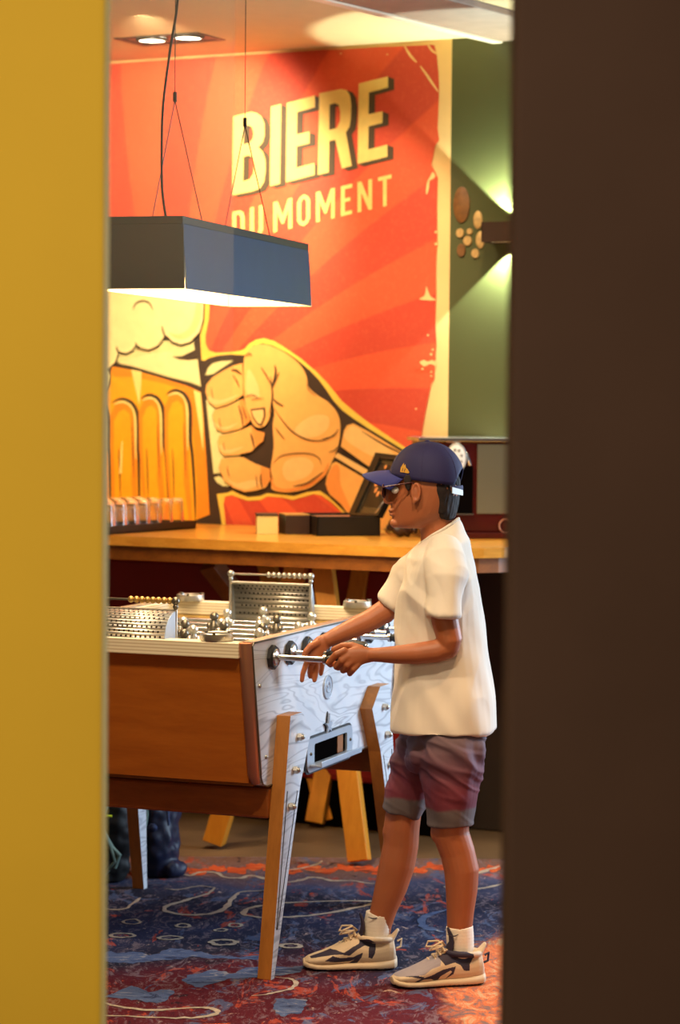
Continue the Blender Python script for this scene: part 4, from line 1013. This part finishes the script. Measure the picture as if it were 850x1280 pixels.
# ------------------------------------------------------------------ bag and jacket under the table
c = G(203, 1100, 0)
b = MB(); cb = c + V((-.03, .10, 0))
b.tube([cb + V((.0, 0, .03)), cb + V((.005, 0, .10)), cb + V((.01, .0, .24)), cb + V((.0, .01, .34))], [.075, .085, .078, .05], ry=[.09, .1, .09, .06], ref=V((0, 1, 0)), dome=True, n=18)
def fold1(p, n):
    r_ = fold0(p, n); r_.z = max(r_.z, .004); return r_
def fold0(p, n): return p + n * (.022 * noise.noise(V((p.x * 14, p.y * 14, p.z * 7))) + .008 * noise.noise(p * 32))
b.tube([cb + V((.05, -.06, .03)), cb + V((.075, -.02, .02))], [.03, .03], dome=True)
bp = thing('backpack', 'dark navy backpack on the carpet behind the far pale table leg', 'bag', cb)
voxel(b, 'bag_body', 'denim', bp, .006, 4, fold1)
b = MB(); b.tube([cb + V((-.04, -.085, .33)), cb + V((-.02, -.112, .22)), cb + V((-.035, -.118, .10)), cb + V((-.05, -.10, .04))], .005, n=8); b.build('strap', 'greygreen', bp)
b = MB(); b.tube([cb + V((.03, -.095, .30)), cb + V((.045, -.10, .25)), cb + V((.05, -.10, .18))], .004, n=8); b.ell(cb + V((-.002, -.118, .175)), (.016, .008, .014)); b.build('zip_pull', 'c_slate', bp)
c = G(130, 1110, 0); cb = c + V((0, .12, 0))
jk = thing('sports_bag', 'black sports bag with grey straps and a neon stripe beside the navy backpack', 'bag', cb)
b = MB(); b.tube([cb + V((-.03, 0, .04)), cb + V((-.01, 0, .14)), cb + V((0, 0, .28)), cb + V((0, .02, .36))], [.09, .095, .085, .06], ry=[.07, .08, .075, .05], ref=V((0, 1, 0)), dome=True, n=18)
voxel(b, 'bag_body', 'blacknylon', jk, .006, 4, fold1)
b = MB(); b.tube([cb + V((-.02, -.078, .34)), cb + V((.012, -.088, .28)), cb + V((-.02, -.092, .20)), cb + V((.02, -.092, .13)), cb + V((.035, -.09, .08)), cb + V((-.01, -.085, .03))], .012, n=10, ry=.006); b.build('strap', 'greygreen', jk)
b = MB(); b.tube([cb + V((-.055, -.072, .232)), cb + V((-.02, -.094, .230)), cb + V((.022, -.094, .228))], .006, n=8, ry=.004); b.build('reflective_stripe', 'neon', jk)
b = MB(); b.tube([cb + V((-.04, -.08, .10)), cb + V((0, -.09, .15)), cb + V((.045, -.088, .10)), cb + V((.03, -.088, .06))], .009, n=10); b.build('loop', 'greygreen', jk)

# ------------------------------------------------------------------ the boy
PXM = 1 / 3000.0
def B(px, py, D): return at(px, py, D)
boy = thing('person', 'boy in navy cap, glasses, white T-shirt and maroon-grey shorts playing table football', 'person', V((.20, 6.52, 0)))
HD = 6.52; hy = math.radians(12)
HF = V((-math.cos(hy), math.sin(hy), 0)); HS = V((-math.sin(hy), -math.cos(hy), 0))
def slice_ring(py, xf, xb, w, D=HD, n=28, f=HF, s=HS, egg=0.0, tilt=0.0, pw=1.0):
    a = B(xf, py, D); c_ = B(xb, py, D); ctr = (a + c_) / 2; L = (c_.x - a.x) / 2
    out = []
    for j in range(n):
        t = 2 * PI * j / n; ct, st = math.cos(t), math.sin(t)
        cc, ss = math.copysign(abs(ct) ** pw, ct), math.copysign(abs(st) ** pw, st)
        ww = w * (1 - egg * ct)
        out.append(ctr + f * (L * cc) + s * (ww * ss) + Z * (tilt * ct))
    return out
sk = MB()
head_rows = [(560, 518, 552, .030), (565, 508, 559, .046), (572, 499, 565, .057), (580, 493, 569, .064), (590, 489.0, 571, .068), (598, 487.0, 572, .070), (604, 487, 573, .070), (609, 489, 576, .070), (614, 489, 575, .068), (620, 488, 573, .066), (627, 487.5, 570, .063), (634, 488, 566, .059), (640, 489, 562, .055), (646, 490, 556, .050), (651, 490, 548, .043), (656, 491.5, 538, .034), (660, 496, 528, .022)]
sk.rings([slice_ring(y, a, c_, w, egg=.10) for y, a, c_, w in head_rows])
cz_ = lambda px, py, side=0.0, D=HD: B(px, py, D) + HS * side
sk.tube([cz_(489, 604), cz_(486, 614), cz_(484.0, 622), cz_(483.2, 626)], [.006, .0075, .0095, .010], n=12, dome=True)
sk.ell(cz_(486.5, 628, .008), (.008, .006, .006)); sk.ell(cz_(486.5, 628, -.008), (.008, .006, .006))
sk.ell(cz_(489.0, 638), (.0085, .022, .0045)); sk.ell(cz_(489.6, 643), (.008, .019, .0042)); sk.ell(cz_(494, 654), (.015, .018, .013))
# ear with a folded rim
Er = Matrix.Rotation(.18, 3, 'Y')
sk.torus(cz_(526, 614, .074), .015, .0042, ax=HS, ell=(.0105, .0225), up=HF)
sk.ell(cz_(526.5, 614, .070), (.012, .006, .021)); sk.ell(cz_(523.5, 626, .072), (.006, .005, .007)); sk.ell(cz_(526, 614, -.072), (.011, .008, .024))
# neck
sk.tube([cz_(541, 628), B(544, 645, 6.53), B(547, 662, 6.535), B(550, 690, 6.54)], [.046, .048, .048, .05], ry=[.046, .047, .048, .05], ref=V((0, 1, 0)), n=24, dome=True)
sk.tube([B(551, 694, 6.54), B(552, 715, 6.54), B(552, 760, 6.54), B(553, 860, 6.54), B(553, 920, 6.54)], [.05, .07, .075, .075, .075], ry=[.08, .12, .12, .11, .11], ref=V((0, 1, 0)), n=24, dome=True)
# arms
DL = 6.385; DRr = 6.68
sk.tube([B(556, 700, 6.42), B(556, 740, DL), B(556, 775, DL - .005), B(562, 800, DL - .005), B(560, 811, DL)], [.042, .040, .037, .034, .030], n=18, dome=True)
sk.tube([B(560, 808, DL), B(545, 814, 6.385), B(520, 817, 6.39), B(495, 818.5, 6.40), B(475, 818.5, 6.405), B(463, 818.5, 6.41)], [.032, .031, .0285, .0245, .0200, .0185], n=18, dome=True)
sk.tube([B(536, 700, 6.66), B(512, 728, DRr), B(488, 757, 6.685), B(478, 768, 6.68)], [.040, .038, .034, .032], n=18, dome=True)
sk.tube([B(482, 763, 6.68), B(462, 776, 6.665), B(440, 786, 6.65), B(420, 795, 6.635), B(408, 801, 6.63)], [.0325, .031, .028, .0235, .020], n=18, dome=True)
def fing(pts, r): sk.tube([B(*p) for p in pts], r, n=10, dome=True)
# left hand closed round the handle of the first rod
sk.tube([B(468, 818.5, 6.41), B(455, 819, 6.408), B(442, 822, 6.404), B(433, 823, 6.404)], [.0185, .023, .028, .024], ry=[.015, .014, .0135, .0125], ref=V((0, 1, 0)), n=18, dome=True)
fing([(431, 813, 6.402), (420, 818, 6.400), (410.5, 829, 6.412), (413, 831, 6.440), (420, 829, 6.458)], [.0098, .0095, .0088, .0080, .0072])
fing([(436, 820, 6.400), (427, 826, 6.398), (420, 834, 6.414), (423, 835, 6.440), (429, 832, 6.458)], [.0098, .0095, .0088, .0080, .0072])
fing([(441, 826, 6.400), (434, 832, 6.398), (428.5, 838.5, 6.414), (431, 838, 6.440), (436, 834, 6.456)], [.0096, .0092, .0085, .0078, .0070])
fing([(448, 830, 6.402), (442, 837, 6.400), (437, 842.5, 6.414), (439, 841, 6.436), (443, 837, 6.450)], [.0088, .0082, .0076, .0070, .0064])
fing([(452, 812, 6.412), (440, 807.5, 6.425), (428, 807.5, 6.435), (416.5, 812, 6.440)], [.0125, .0115, .0098, .0082])
# right hand hanging relaxed over the second rod
sk.tube([B(410, 800, 6.63), B(403, 804, 6.625), B(396, 812, 6.62), B(391, 822, 6.615)], [.020, .024, .0265, .022], ry=[.015, .0135, .0125, .011], ref=V((0, 1, 0)), n=18, dome=True)
fing([(387, 820, 6.612), (382.5, 831, 6.610), (378.5, 842, 6.606), (377.3, 851, 6.604)], [.0092, .0085, .0076, .0066])
fing([(391, 825, 6.620), (388, 834, 6.624), (387, 841, 6.630), (387.5, 846, 6.636)], [.0092, .0084, .0076, .0066])
fing([(396, 825, 6.630), (396, 835, 6.632), (394.5, 844, 6.632), (393, 851, 6.630)], [.0090, .0084, .0076, .0066])
fing([(401, 822, 6.636), (403, 831, 6.640), (402, 838, 6.644), (401, 843, 6.646)], [.0084, .0076, .0070, .0062])
fing([(397, 804, 6.615), (388, 808, 6.602), (382, 815, 6.596), (379.5, 823, 6.594)], [.0110, .0100, .0090, .0076])
# legs
DLL, DRL = 6.44, 6.61
sk.tube([B(560, 930, DLL), B(561, 980, DLL), B(563, 1020, DLL), B(563.5, 1042, DLL), B(572, 1066, DLL), B(577, 1088, DLL), B(577, 1112, DLL), B(575.5, 1138, DLL), B(574.5, 1160, DLL), B(575, 1190, DLL), B(576, 1208, DLL)],
        [.055, .056, .052, .0500, .0475, .0475, .0435, .0375, .0345, .034, .034], ref=V((0, 1, 0)), ry=[.055, .056, .052, .050, .046, .047, .043, .037, .034, .032, .034], n=22, dome=True)
sk.tube([B(532, 930, DRL), B(516, 980, DRL), B(505, 1012, DRL), B(502, 1034, DRL), B(501, 1056, DRL), B(496.5, 1080, DRL), B(489, 1108, DRL), B(480, 1135, DRL), B(474.5, 1155, DRL), B(470, 1180, DRL), B(468, 1194, DRL)],
        [.055, .054, .050, .0500, .0495, .0500, .0455, .0375, .0345, .034, .034], ref=V((0, 1, 0)), ry=[.055, .056, .052, .050, .047, .048, .043, .037, .034, .032, .034], n=22, dome=True)
sk.ell(B(548, 1040, DLL), (.022, .028, .032)); sk.ell(B(488, 1040, DRL), (.022, .028, .032))
sk.ell(B(551, 905, 6.53), (.075, .10, .07))
body = voxel(sk, 'body', 'skin', boy, .0028, 3)

# eyes, glasses
for sd in (.030, -.030):
    b = MB(); c = cz_(496.5, 612, sd); b.ell(c, .0105, 0, 14, 8); b.ell(c + HF * .0085, (.004, .0055, .0055), 1, 12, 6); b.build('eye', ['white', 'black'], boy)
gl = None
b = MB()
gf = cz_(482.5, 613)
for sd in (.031, -.031):
    b.torus(gf + HS * sd, .02, .0018, ax=HF, ell=(.024, .0185), up=HS)
b.tube([gf + HS * .009 + Z * .006, gf + HF * .003 + Z * .009, gf - HS * .009 + Z * .006], .0017, n=8)
for sd in (1, -1):
    b.tube([gf + HS * .055 * sd + Z * .010, gf + HS * .066 * sd - HF * .010 + Z * .012, cz_(505, 604.5, .0735 * sd), cz_(521, 602, .0745 * sd), cz_(530, 608, .073 * sd)], .0019, n=8)
gl = b.build('glasses', 'specs', boy)
for sd in (.031, -.031):
    b = MB(); c = gf + HS * sd; b.prism([c + HS * (.023 * math.cos(t * PI / 10)) + Z * (.0175 * math.sin(t * PI / 10)) for t in range(20)], HF * .0012); b.build('lens', 'lens', gl, smooth=False)
# hair
b = MB()
b.rings([slice_ring(y, a, c_, w, egg=-.05) for y, a, c_, w in ((592, 520, 573, .066), (600, 520, 575, .071), (606, 524, 575.5, .0735), (612, 529, 575.5, .0735), (620, 532, 574, .070), (630, 535, 573, .0635), (640, 540, 571, .056), (647, 547, 568.5, .043), (650, 554, 566, .025))])
for s_ in (1, -1):
    b.tube([cz_(515, 597, .0665 * s_), cz_(515.5, 604, .0680 * s_), cz_(516, 611, .0665 * s_)], [.012, .0105, .005], ry=.006, ref=HS, dome=True)
def hairf(p, n): return p + n * (.002 * noise.noise(V((p.x * 160, p.y * 160, p.z * 40))))
voxel(b, 'hair', 'hair', boy, .0025, 3, hairf)
# cap
cc_ = cz_(533.5, 600)
ca, cb_, ch = 46.5 * HD * PXM, .0785, 47 * HD * PXM
def capz(t):      # height of the lower edge above cc_, t = azimuth from the front
    a = abs((t + PI) % (2 * PI) - PI)
    z = .022 * math.cos(a * .5) ** 2 - .022 * math.sin(a * .5) ** 2 * 1.0
    z = .020 - .040 * (a / PI) ** .9
    if a > PI - .62: z = z + .052 * math.cos((PI - a) / .62 * PI / 2) ** .7
    return z
def cap_pt(t, k, off=0.0):
    zb_ = capz(t) / ch; ph0 = math.asin(max(-.99, min(.99, zb_))); ph = ph0 + (PI / 2 - ph0) * k
    r = math.cos(ph) ** .90; z = math.sin(ph) ** 1.0 if ph > 0 else math.sin(ph)
    return cc_ + HF * ((ca + off) * r * math.cos(t)) + HS * ((cb_ + off) * r * math.sin(t)) + Z * ((ch + off) * z)
b = MB(); nt, nk = 72, 16; vs = []; fs = []
for k in range(nk + 1):
    for j in range(nt): vs.append(cap_pt(2 * PI * j / nt, k / nk * .985))
for k in range(nk):
    for j in range(nt): a0 = k * nt + j; a1 = k * nt + (j + 1) % nt; fs.append((a0, a1, a1 + nt, a0 + nt))
vs.append(cap_pt(0, 1)); 
for j in range(nt): fs.append((nk * nt + j, nk * nt + (j + 1) % nt, len(vs) - 1))
b.add(vs, fs); cap = b.build('cap', 'cap', boy, angle=80); sd_ = cap.modifiers.new('thick', 'SOLIDIFY'); sd_.thickness = .0025; sd_.offset = 1
realize(cap)
b = MB()
for q in range(6):
    t = q * PI / 3 + .0
    pts = [cap_pt(t + .52, k / 10, .0022) for k in range(0, 11)]
    b.tube(pts, .0010, n=6)
b.build('seam', 'cap', cap)
b = MB(); b.ell(cc_ + Z * (ch + .003), (.0075, .0075, .004)); b.build('cap_button', 'cap', cap)
# visor
b = MB(); ns, ntt = 20, 10; topv, botv = [], []
for i in range(ntt + 1):
    for j in range(ns + 1):
        s = -1 + 2 * j / ns; t = i / ntt
        base = cap_pt(s * 1.02, .03, .001); tipf = 36 * HD * PXM * (1 - .55 * abs(s) ** 2.6)
        drop = -.030 * s * s * (1 - .35 * t) * .55 - .010 * t - .012 * abs(s) ** 3
        p = base + HF * (tipf * t) + Z * (drop * (.25 + .9 * t))
        topv.append(p)
idx = lambda i, j: i * (ns + 1) + j
b.add(topv, [(idx(i, j), idx(i, j + 1), idx(i + 1, j + 1), idx(i + 1, j)) for i in range(ntt) for j in range(ns)])
vz = b.build('visor', 'capv', cap, angle=80); sd_ = vz.modifiers.new('thick', 'SOLIDIFY'); sd_.thickness = .0035; sd_.offset = 0; realize(vz)
# strap with its silver print, side badge
b = MB(); pts = []
for q in range(9): 
    t = PI - .66 + 1.32 * q / 8; pts.append(cc_ + HF * (ca * .965 * math.cos(t)) + HS * (cb_ * .965 * math.sin(t)) - Z * .021)
b.tube(pts, .0022, ry=.0085, ref=Z, n=10); b.build('cap_strap', 'cap', cap)
b = MB(); q0 = cc_ + HF * (ca * 1.01 * math.cos(PI - .72)) + HS * (cb_ * 1.01 * math.sin(PI - .72)) - Z * .024; q1 = cc_ + HF * (ca * 1.01 * math.cos(PI - .20)) + HS * (cb_ * 1.01 * math.sin(PI - .20)) - Z * .031
nx_ = (q1 - q0).cross(Z).normalized(); nx_ = nx_ if nx_.y < 0 else -nx_
b.prism([q0 - Z * .009, q1 - Z * .009, q1 + Z * .006, q0 + Z * .008], nx_ * .0035); b.build('strap_buckle', 'alu', cap, smooth=False)
# badge on the left side of the cap (a small golden flag shape)
def cap_uv(a, k): return cap_pt(a, k, .0038)
t0, k0 = .93, .10
b = MB(); fl = [(0, 0), (.0, .5), (.12, .8), (.22, 1), (.30, .62), (.42, .90), (.56, .55), (.78, .42), (1, .12), (.95, 0)]
b.poly([cap_uv(t0 + .30 * x, k0 + .165 * y) for x, y in fl]); 
o_ = b.build('cap_badge', 'gold', cap, smooth=False); s_ = o_.modifiers.new('t', 'SOLIDIFY'); s_.thickness = .0015
b = MB()
for x in (.25, .50): b.tube([cap_pt(t0 + .30 * x, k0 + .02, .0052), cap_pt(t0 + .30 * (x + .04), k0 + .07, .0052)], .0009, n=5)
b.build('badge_line', 'cap', cap)

# T-shirt
def bring(py, xf, xb, w, D=6.54, yaw=.12, n=32, pw=.86, tilt=0.0):
    f = V((-math.cos(yaw), math.sin(yaw), 0)); s = V((-math.sin(yaw), -math.cos(yaw), 0))
    return slice_ring(py, xf, xb, w, D, n, f, s, 0, tilt, pw)
t = MB()
outer = [(664, 527, 573.5, .055), (669, 524, 577, .068), (676, 519, 581, .097), (684, 514, 585, .130), (696, 511, 589, .150), (712, 508, 593, .158), (735, 503, 598, .158), (765, 499, 602, .154), (800, 497, 606, .152), (840, 493.5, 610, .156), (875, 491, 614, .160), (900, 489, 617, .163), (911, 488.5, 618, .164)]
inner = [(910, 494, 612, .155), (895, 497, 609, .150), (890, 520, 590, .05)]
t.rings([bring(*r, tilt=(-.034 if r[0] < 666 else (-.030 if r[0] < 671 else (-.020 if r[0] < 690 else 0)))) for r in outer] + [bring(*r) for r in inner])
# sleeves (hollow ends)
def sleeve(pts, r, hem, inn):
    P_ = [B(*p) for p in pts]; d = (P_[-1] - P_[-2]).normalized()
    P_ += [P_[-1] - d * .002, P_[-1] - d * .035]; rr_ = list(r) + [r[-1] - .006, r[-1] - .008]
    t.tube(P_, rr_, n=22)
sleeve([(555, 683, 6.455), (556, 700, 6.415), (556, 725, 6.385), (554.5, 750, 6.375), (554, 771, 6.370)], [.046, .056, .054, .049, .0470], 0, 0)
sleeve([(540, 690, 6.62), (527, 704, 6.655), (510, 725, 6.68), (495, 747, 6.685), (488.5, 755.5, 6.685)], [.044, .050, .047, .043, .0400], 0, 0)
def ridge(q, pw=3.0): return max(0.0, 1 - abs(noise.noise(q)) * pw)
def shirt_fold(p, n):
    z = p.z
    low = max(0, min(1, (1.12 - z) / .15))
    k = .016 * noise.noise(V((p.x * 7, p.y * 7, z * 2.2 + 3))) * low
    k += .008 * noise.noise(V((p.x * 16 + z * 9, p.y * 13, z * 5))) * (.4 + .6 * low)
    k += .009 * ridge(V(((p.x + z * .8) * 6, p.y * 4, (z - p.x) * 2.2))) * math.exp(-((z - .97) / .16) ** 2)
    k += .008 * ridge(V(((p.x - z * .45) * 8 + 5, p.y * 4, z * 2.0))) * math.exp(-((z - .76) / .13) ** 2)
    k += .006 * ridge(V((p.x * 13 + 2, p.y * 8, z * 3.5 + p.x * 4)), 4) * math.exp(-((z - 1.10) / .09) ** 2)
    return p + n * k
shirt = voxel(t, 't_shirt', 'shirt', boy, .0038, 5, shirt_fold)
b = MB()      # collar rib
rg = bring(663.5, 527.5, 573, .0545, tilt=-.034); 
for i in range(len(rg)): b.tube([rg[i], rg[(i + 1) % len(rg)]], .0045, n=8)
b.build('collar', 'shirt', shirt)

# shorts
s = MB()
s.rings([bring(*r, n=28, pw=.9) for r in ((880, 510, 600, .125), (905, 509, 604, .14), (925, 507, 605, .145), (945, 505, 604, .142), (958, 512, 600, .12))])
def trouser(pts, r, ry):
    P_ = [B(*p) for p in pts]; d = (P_[-1] - P_[-2]).normalized(); P_ += [P_[-1] - d * .002, P_[-1] - d * .05]
    s.tube(P_, list(r) + [r[-1] - .007, r[-1] - .009], ry=list(ry) + [ry[-1] - .007, ry[-1] - .009], ref=V((0, 1, 0)), n=26)
trouser([(566, 915, 6.46), (564, 945, 6.445), (563, 975, DLL), (563, 1005, DLL), (563, 1027, DLL), (563, 1031, DLL)], [.088, .089, .078, .068, .0625, .0625], [.07, .078, .076, .070, .066, .066])
trouser([(540, 915, 6.59), (530, 945, DRL), (517, 975, DRL), (507, 1003, DRL), (502.5, 1014, DRL), (502, 1016, DRL)], [.080, .078, .069, .060, .0565, .0565], [.07, .078, .076, .068, .064, .064])
def short_fold(p, n):
    f = max(.25, min(1, (p.z - .46) / .10))
    k = .015 * noise.noise(V((p.x * 10, p.y * 10, p.z * 22 + p.x * 14))) * f + .010 * noise.noise(V((p.x * 20, p.y * 20, p.z * 5)))
    r_ = 1 - abs(noise.noise(V((p.x * 7 + 4, p.y * 7, (p.z + .5 * p.x) * 26)))) * 4
    return p + n * (k + .0045 * max(0, r_) * f)
voxel(s, 'shorts', 'shorts', boy, .0038, 3, short_fold)

# socks and shoes
def sock(pts, r):
    b = MB(); P_ = [B(*p) for p in pts]; d = (P_[0] - P_[1]).normalized()
    b.tube([P_[0] - d * .012] + P_, [r[0] - .004] + r, ref=V((0, 1, 0)), n=24)
    def rib(p, n): return p + n * .00018 * math.sin(p.z * 700)
    return voxel(b, 'sock', 'sock', boy, .0025, 2, rib)
s1 = sock([(574.5, 1157, DLL), (575, 1170, DLL), (575.5, 1188, DLL), (576.5, 1206, DLL)], [.0365, .0375, .037, .038])
s2 = sock([(474.5, 1141, DRL), (472, 1155, DRL), (470, 1174, DRL), (469, 1188, DRL)], [.038, .0385, .037, .038])
def tick(px, py, D, parent):
    b = MB(); p = B(px, py, D); b.tube([p, p + V((.012, 0, -.005)), p + V((.022, 0, -.004)), p + V((.034, .006, .001))], [.0006, .0018, .0015, .0005], n=6); b.build('sock_mark', 'shoed', parent)
tick(559, 1168, 6.400, s1); tick(460, 1146, 6.572, s2)

def pip(x, y, poly):
    c = False; n = len(poly)
    for i in range(n):
        (x1, y1), (x2, y2) = poly[i], poly[i - 1]
        if (y1 > y) != (y2 > y) and x < (x2 - x1) * (y - y1) / (y2 - y1) + x1: c = not c
    return c
def shoe(heel, toe, lace_dir, dark, name_far):
    hl = V((heel.x, heel.y, 0)); tl = V((toe.x, toe.y, 0)); f = (tl - hl).normalized(); sdir = V((f.y, -f.x, 0)); sdir = sdir if sdir.y < 0 else -sdir
    Ls = (tl - hl).length; q = Ls / .245
    def S(l, s, h): return hl + f * (l * q) + sdir * s + Z * h
    def ring(l, w, z0, z1, n=26, pw=.75):
        cz = (z0 + z1) / 2; hh = (z1 - z0) / 2; out = []
        for j in range(n):
            a = 2 * PI * j / n; ct, st = math.cos(a), math.sin(a); p_ = pw if st < 0 else 1.0
            out.append(S(l, w * math.copysign(abs(ct) ** p_, ct) * (1 if st < 0 else (1 - .25 * st * st)), cz + hh * math.copysign(abs(st) ** p_, st)))
        return out
    u = MB()
    st_ = [(.002, .020, .02, .055), (.008, .028, .014, .090), (.02, .033, .012, .096), (.045, .036, .012, .086), (.075, .037, .012, .084), (.10, .038, .012, .091), (.122, .040, .012, .089), (.145, .043, .012, .076), (.17, .0455, .012, .062), (.195, .045, .012, .050), (.215, .041, .013, .043), (.232, .032, .015, .036), (.242, .018, .018, .029)]
    u.rings([ring(*r) for r in st_])
    # flared heel tab and raised ankle collar
    u.tube([S(.014, 0, .080), S(.001, 0, .100)], [.022, .015], ry=[.009, .005], ref=f, dome=True)
    u.torus(S(.056, 0, .086), .04, .0085, ax=(Z - f * .06), ell=(.046, .0345), up=f)
    up_ = voxel(u, 'shoe', ['shoe', 'shoed', 'shoeg', 'black'], boy, .0015, 5)
    off = wloc(up_)
    for p_ in up_.data.polygons:
        c = p_.center + off - hl; l = c.dot(f) / q; h = c.z; sd = abs(c.dot(sdir))
        for mi, poly in dark:
            if pip(l, h, poly) and (sd > .012 or mi == 2): p_.material_index = mi; break
    so = MB()
    ss = [(-.002, .022, .006, .034), (.006, .034, .001, .036), (.03, .040, 0, .032), (.07, .040, 0, .028), (.10, .039, 0, .028), (.14, .044, 0, .027), (.18, .048, 0, .025), (.21, .046, .001, .025), (.232, .037, .004, .028), (.246, .020, .009, .029)]
    so.rings([ring(l, w, a, c_, pw=.55) for l, w, a, c_ in ss])
    sole = voxel(so, 'sole', ['shoe', 'shoed'], up_, .0025, 2)
    off = wloc(sole)
    for p_ in sole.data.polygons:
        c = p_.center + off - hl; 
        if c.z < .005 or (p_.normal.z < -.6): p_.material_index = 1
    b = MB(); b.tube([S(.095, 0, .085), S(.088, 0, .115), S(.090, 0, .135), S(.094, 0, .146)], [.024, .026, .023, .012], ry=[.008, .006, .005, .004], ref=f, n=14, dome=True)
    b.build('tongue', 'shoed', up_)
    b = MB()
    for i in range(6):
        l = .108 + i * .0125; h = .0975 - i * .0095 + (.002 if i < 2 else 0); wv = .020
        b.tube([S(l, -wv, h - .006), S(l + .004, -.006, h + .003), S(l + .004, .006, h + .003), S(l, wv, h - .006)], .0032, n=8)
        if i < 5: b.tube([S(l, -wv * .8, h - .002), S(l + .0125, wv * .8, h - .010)], .0028, n=8); b.tube([S(l, wv * .8, h - .002), S(l + .0125, -wv * .8, h - .010)], .0028, n=8)
    for sgn in (1, -1):
        b.tube([S(.104, 0, .106), S(.118, .022 * sgn, .118 + .004 * sgn), S(.142, .030 * sgn, .112), S(.150, .022 * sgn, .100), S(.128, .010 * sgn, .101), S(.106, 0, .106)], .0030, n=8)
    b.build('laces', 'shoe', up_)
    b = MB(); b.tube([S(-.003, 0, .075), S(-.014, .0, .082), S(-.012, 0, .060), S(-.001, 0, .055)], .003, ry=.006, ref=sdir, n=8); b.build('pull_tab', 'shoed' if not name_far else 'shoe', up_)
    # outlined sole cut-out as in the photo
    for pl_ in ((([(.205 - .245 * 0, .016), (.190, .024), (.160, .027), (.150, .018), (.165, .010), (.195, .009)]), ([(.148, .016), (.128, .026), (.095, .040), (.092, .036), (.115, .018), (.135, .012)])),):
        pass
    return up_
near_pat = [(1, [(.075, .108), (.105, .104), (.128, .080), (.112, .060), (.085, .066), (.070, .058), (.062, .044), (.046, .042), (.046, .060), (.034, .076), (.038, .088), (.060, .096)]),
            (2, [(.118, .094), (.150, .076), (.200, .052), (.236, .040), (.244, .030), (.205, .036), (.170, .038), (.150, .052), (.125, .060)]),
            (1, [(.235, .034), (.20, .0335), (.175, .028), (.170, .033), (.200, .040), (.235, .040)]),
            (1, [(.196, .018), (.180, .028), (.150, .036), (.118, .050), (.084, .056), (.090, .036), (.120, .016), (.150, .014), (.180, .011)])]
near_pat.insert(0, (0, [(.183, .020), (.170, .026), (.150, .026), (.140, .019), (.155, .016)]))
near_pat.insert(0, (0, [(.132, .020), (.125, .032), (.098, .046), (.094, .042), (.112, .022)]))
far_pat = [(1, [(.237, .040), (.20, .052), (.178, .058), (.160, .058), (.140, .052), (.118, .066), (.100, .075), (.098, .085), (.075, .090), (.055, .078), (.058, .050), (.066, .034), (.076, .038), (.074, .066), (.085, .070), (.105, .060), (.125, .044), (.150, .048), (.170, .046), (.20, .040), (.225, .034)]),
           (1, [(.190, .030), (.170, .044), (.150, .038), (.115, .040), (.090, .052), (.094, .038), (.125, .028), (.160, .026)]),
           (1, [(.158, .016), (.130, .020), (.110, .034), (.094, .038), (.105, .022), (.120, .012), (.150, .010)])]
shoe(B(604, 1226, 6.44) * 1.0, B(490, 1226, 6.385), 0, near_pat, False)
shoe(B(495, 1211, 6.60), B(379, 1211, 6.585), 0, far_pat, True)
# ------------------------------------------------------------------ light
# daylight from the windows on the right, behind the player
add_light('window_daylight', 'AREA', (3.0, 7.9, 1.5), 165, (.60, .79, 1.0), target=(.1, 6.9, .9), shape='RECTANGLE', size=1.4, size_y=1.8)
# warm ceiling spotlights over the room
def spot(x, y, e, tx, ty, tz, ang=70, col=(1, .79, .53), soft=.05, blend=.6):
    add_light('ceiling_spot', 'SPOT', (x, y, CEIL - .03), e, col, target=(tx, ty, tz), spot_size=math.radians(ang), spot_blend=blend, shadow_soft_size=soft)
spot(-.70, 8.35, 205, -.62, 9.5, 2.25, 80)
spot(-.10, 8.3, 52, -.05, 9.1, 1.8, 80)
spot(.45, 8.0, 34, .35, 8.9, 1.5, 70)
spot(-.45, 7.6, 90, -.35, 8.6, 1.05, 90)
spot(-.55, 5.3, 110, -.25, 6.9, .8, 70)
spot(.15, 4.9, 110, .30, 6.5, .7, 60)
spot(.85, 5.6, 120, .58, 6.15, 0, 36, (1, .60, .28), .03)
spot(-1.2, 7.2, 70, -.3, 7.0, .9, 80)
# pendant tubes inside the shade
for t in (.3, .9):
    add_light('pendant_tube', 'AREA', LP(t, .142, 2.012), 9, (1, .78, .45), target=LP(t, .142, 0), shape='RECTANGLE', size=.16, size_y=.4)
# unseen fill lights added to brighten the foreground walls
add_light('foreground_fill', 'AREA', (-.75, 1.9, 2.6), 22, (1, .88, .66), target=(-.8, 4, 1.7), shape='RECTANGLE', size=.8, size_y=.8)
add_light('foreground_fill', 'AREA', (-.95, 1.6, .8), 14, (1, .82, .55), target=(-.8, 4, .7), shape='RECTANGLE', size=.8, size_y=.8)
add_light('foreground_fill', 'AREA', (.6, 1.0, 2.7), 10, (1, .72, .55), target=(.7, 3.2, 1.9), shape='RECTANGLE', size=.8, size_y=.8)
w = bpy.data.worlds.new('room'); scene.world = w; w.use_nodes = True
bg = w.node_tree.nodes['Background']; bg.inputs[0].default_value = (1, .66, .42, 1); bg.inputs[1].default_value = .13
scene.view_settings.view_transform = 'Standard'; scene.view_settings.look = 'None'; scene.view_settings.gamma = 1; scene.view_settings.use_curve_mapping = False
scene.view_settings.exposure = 0.0
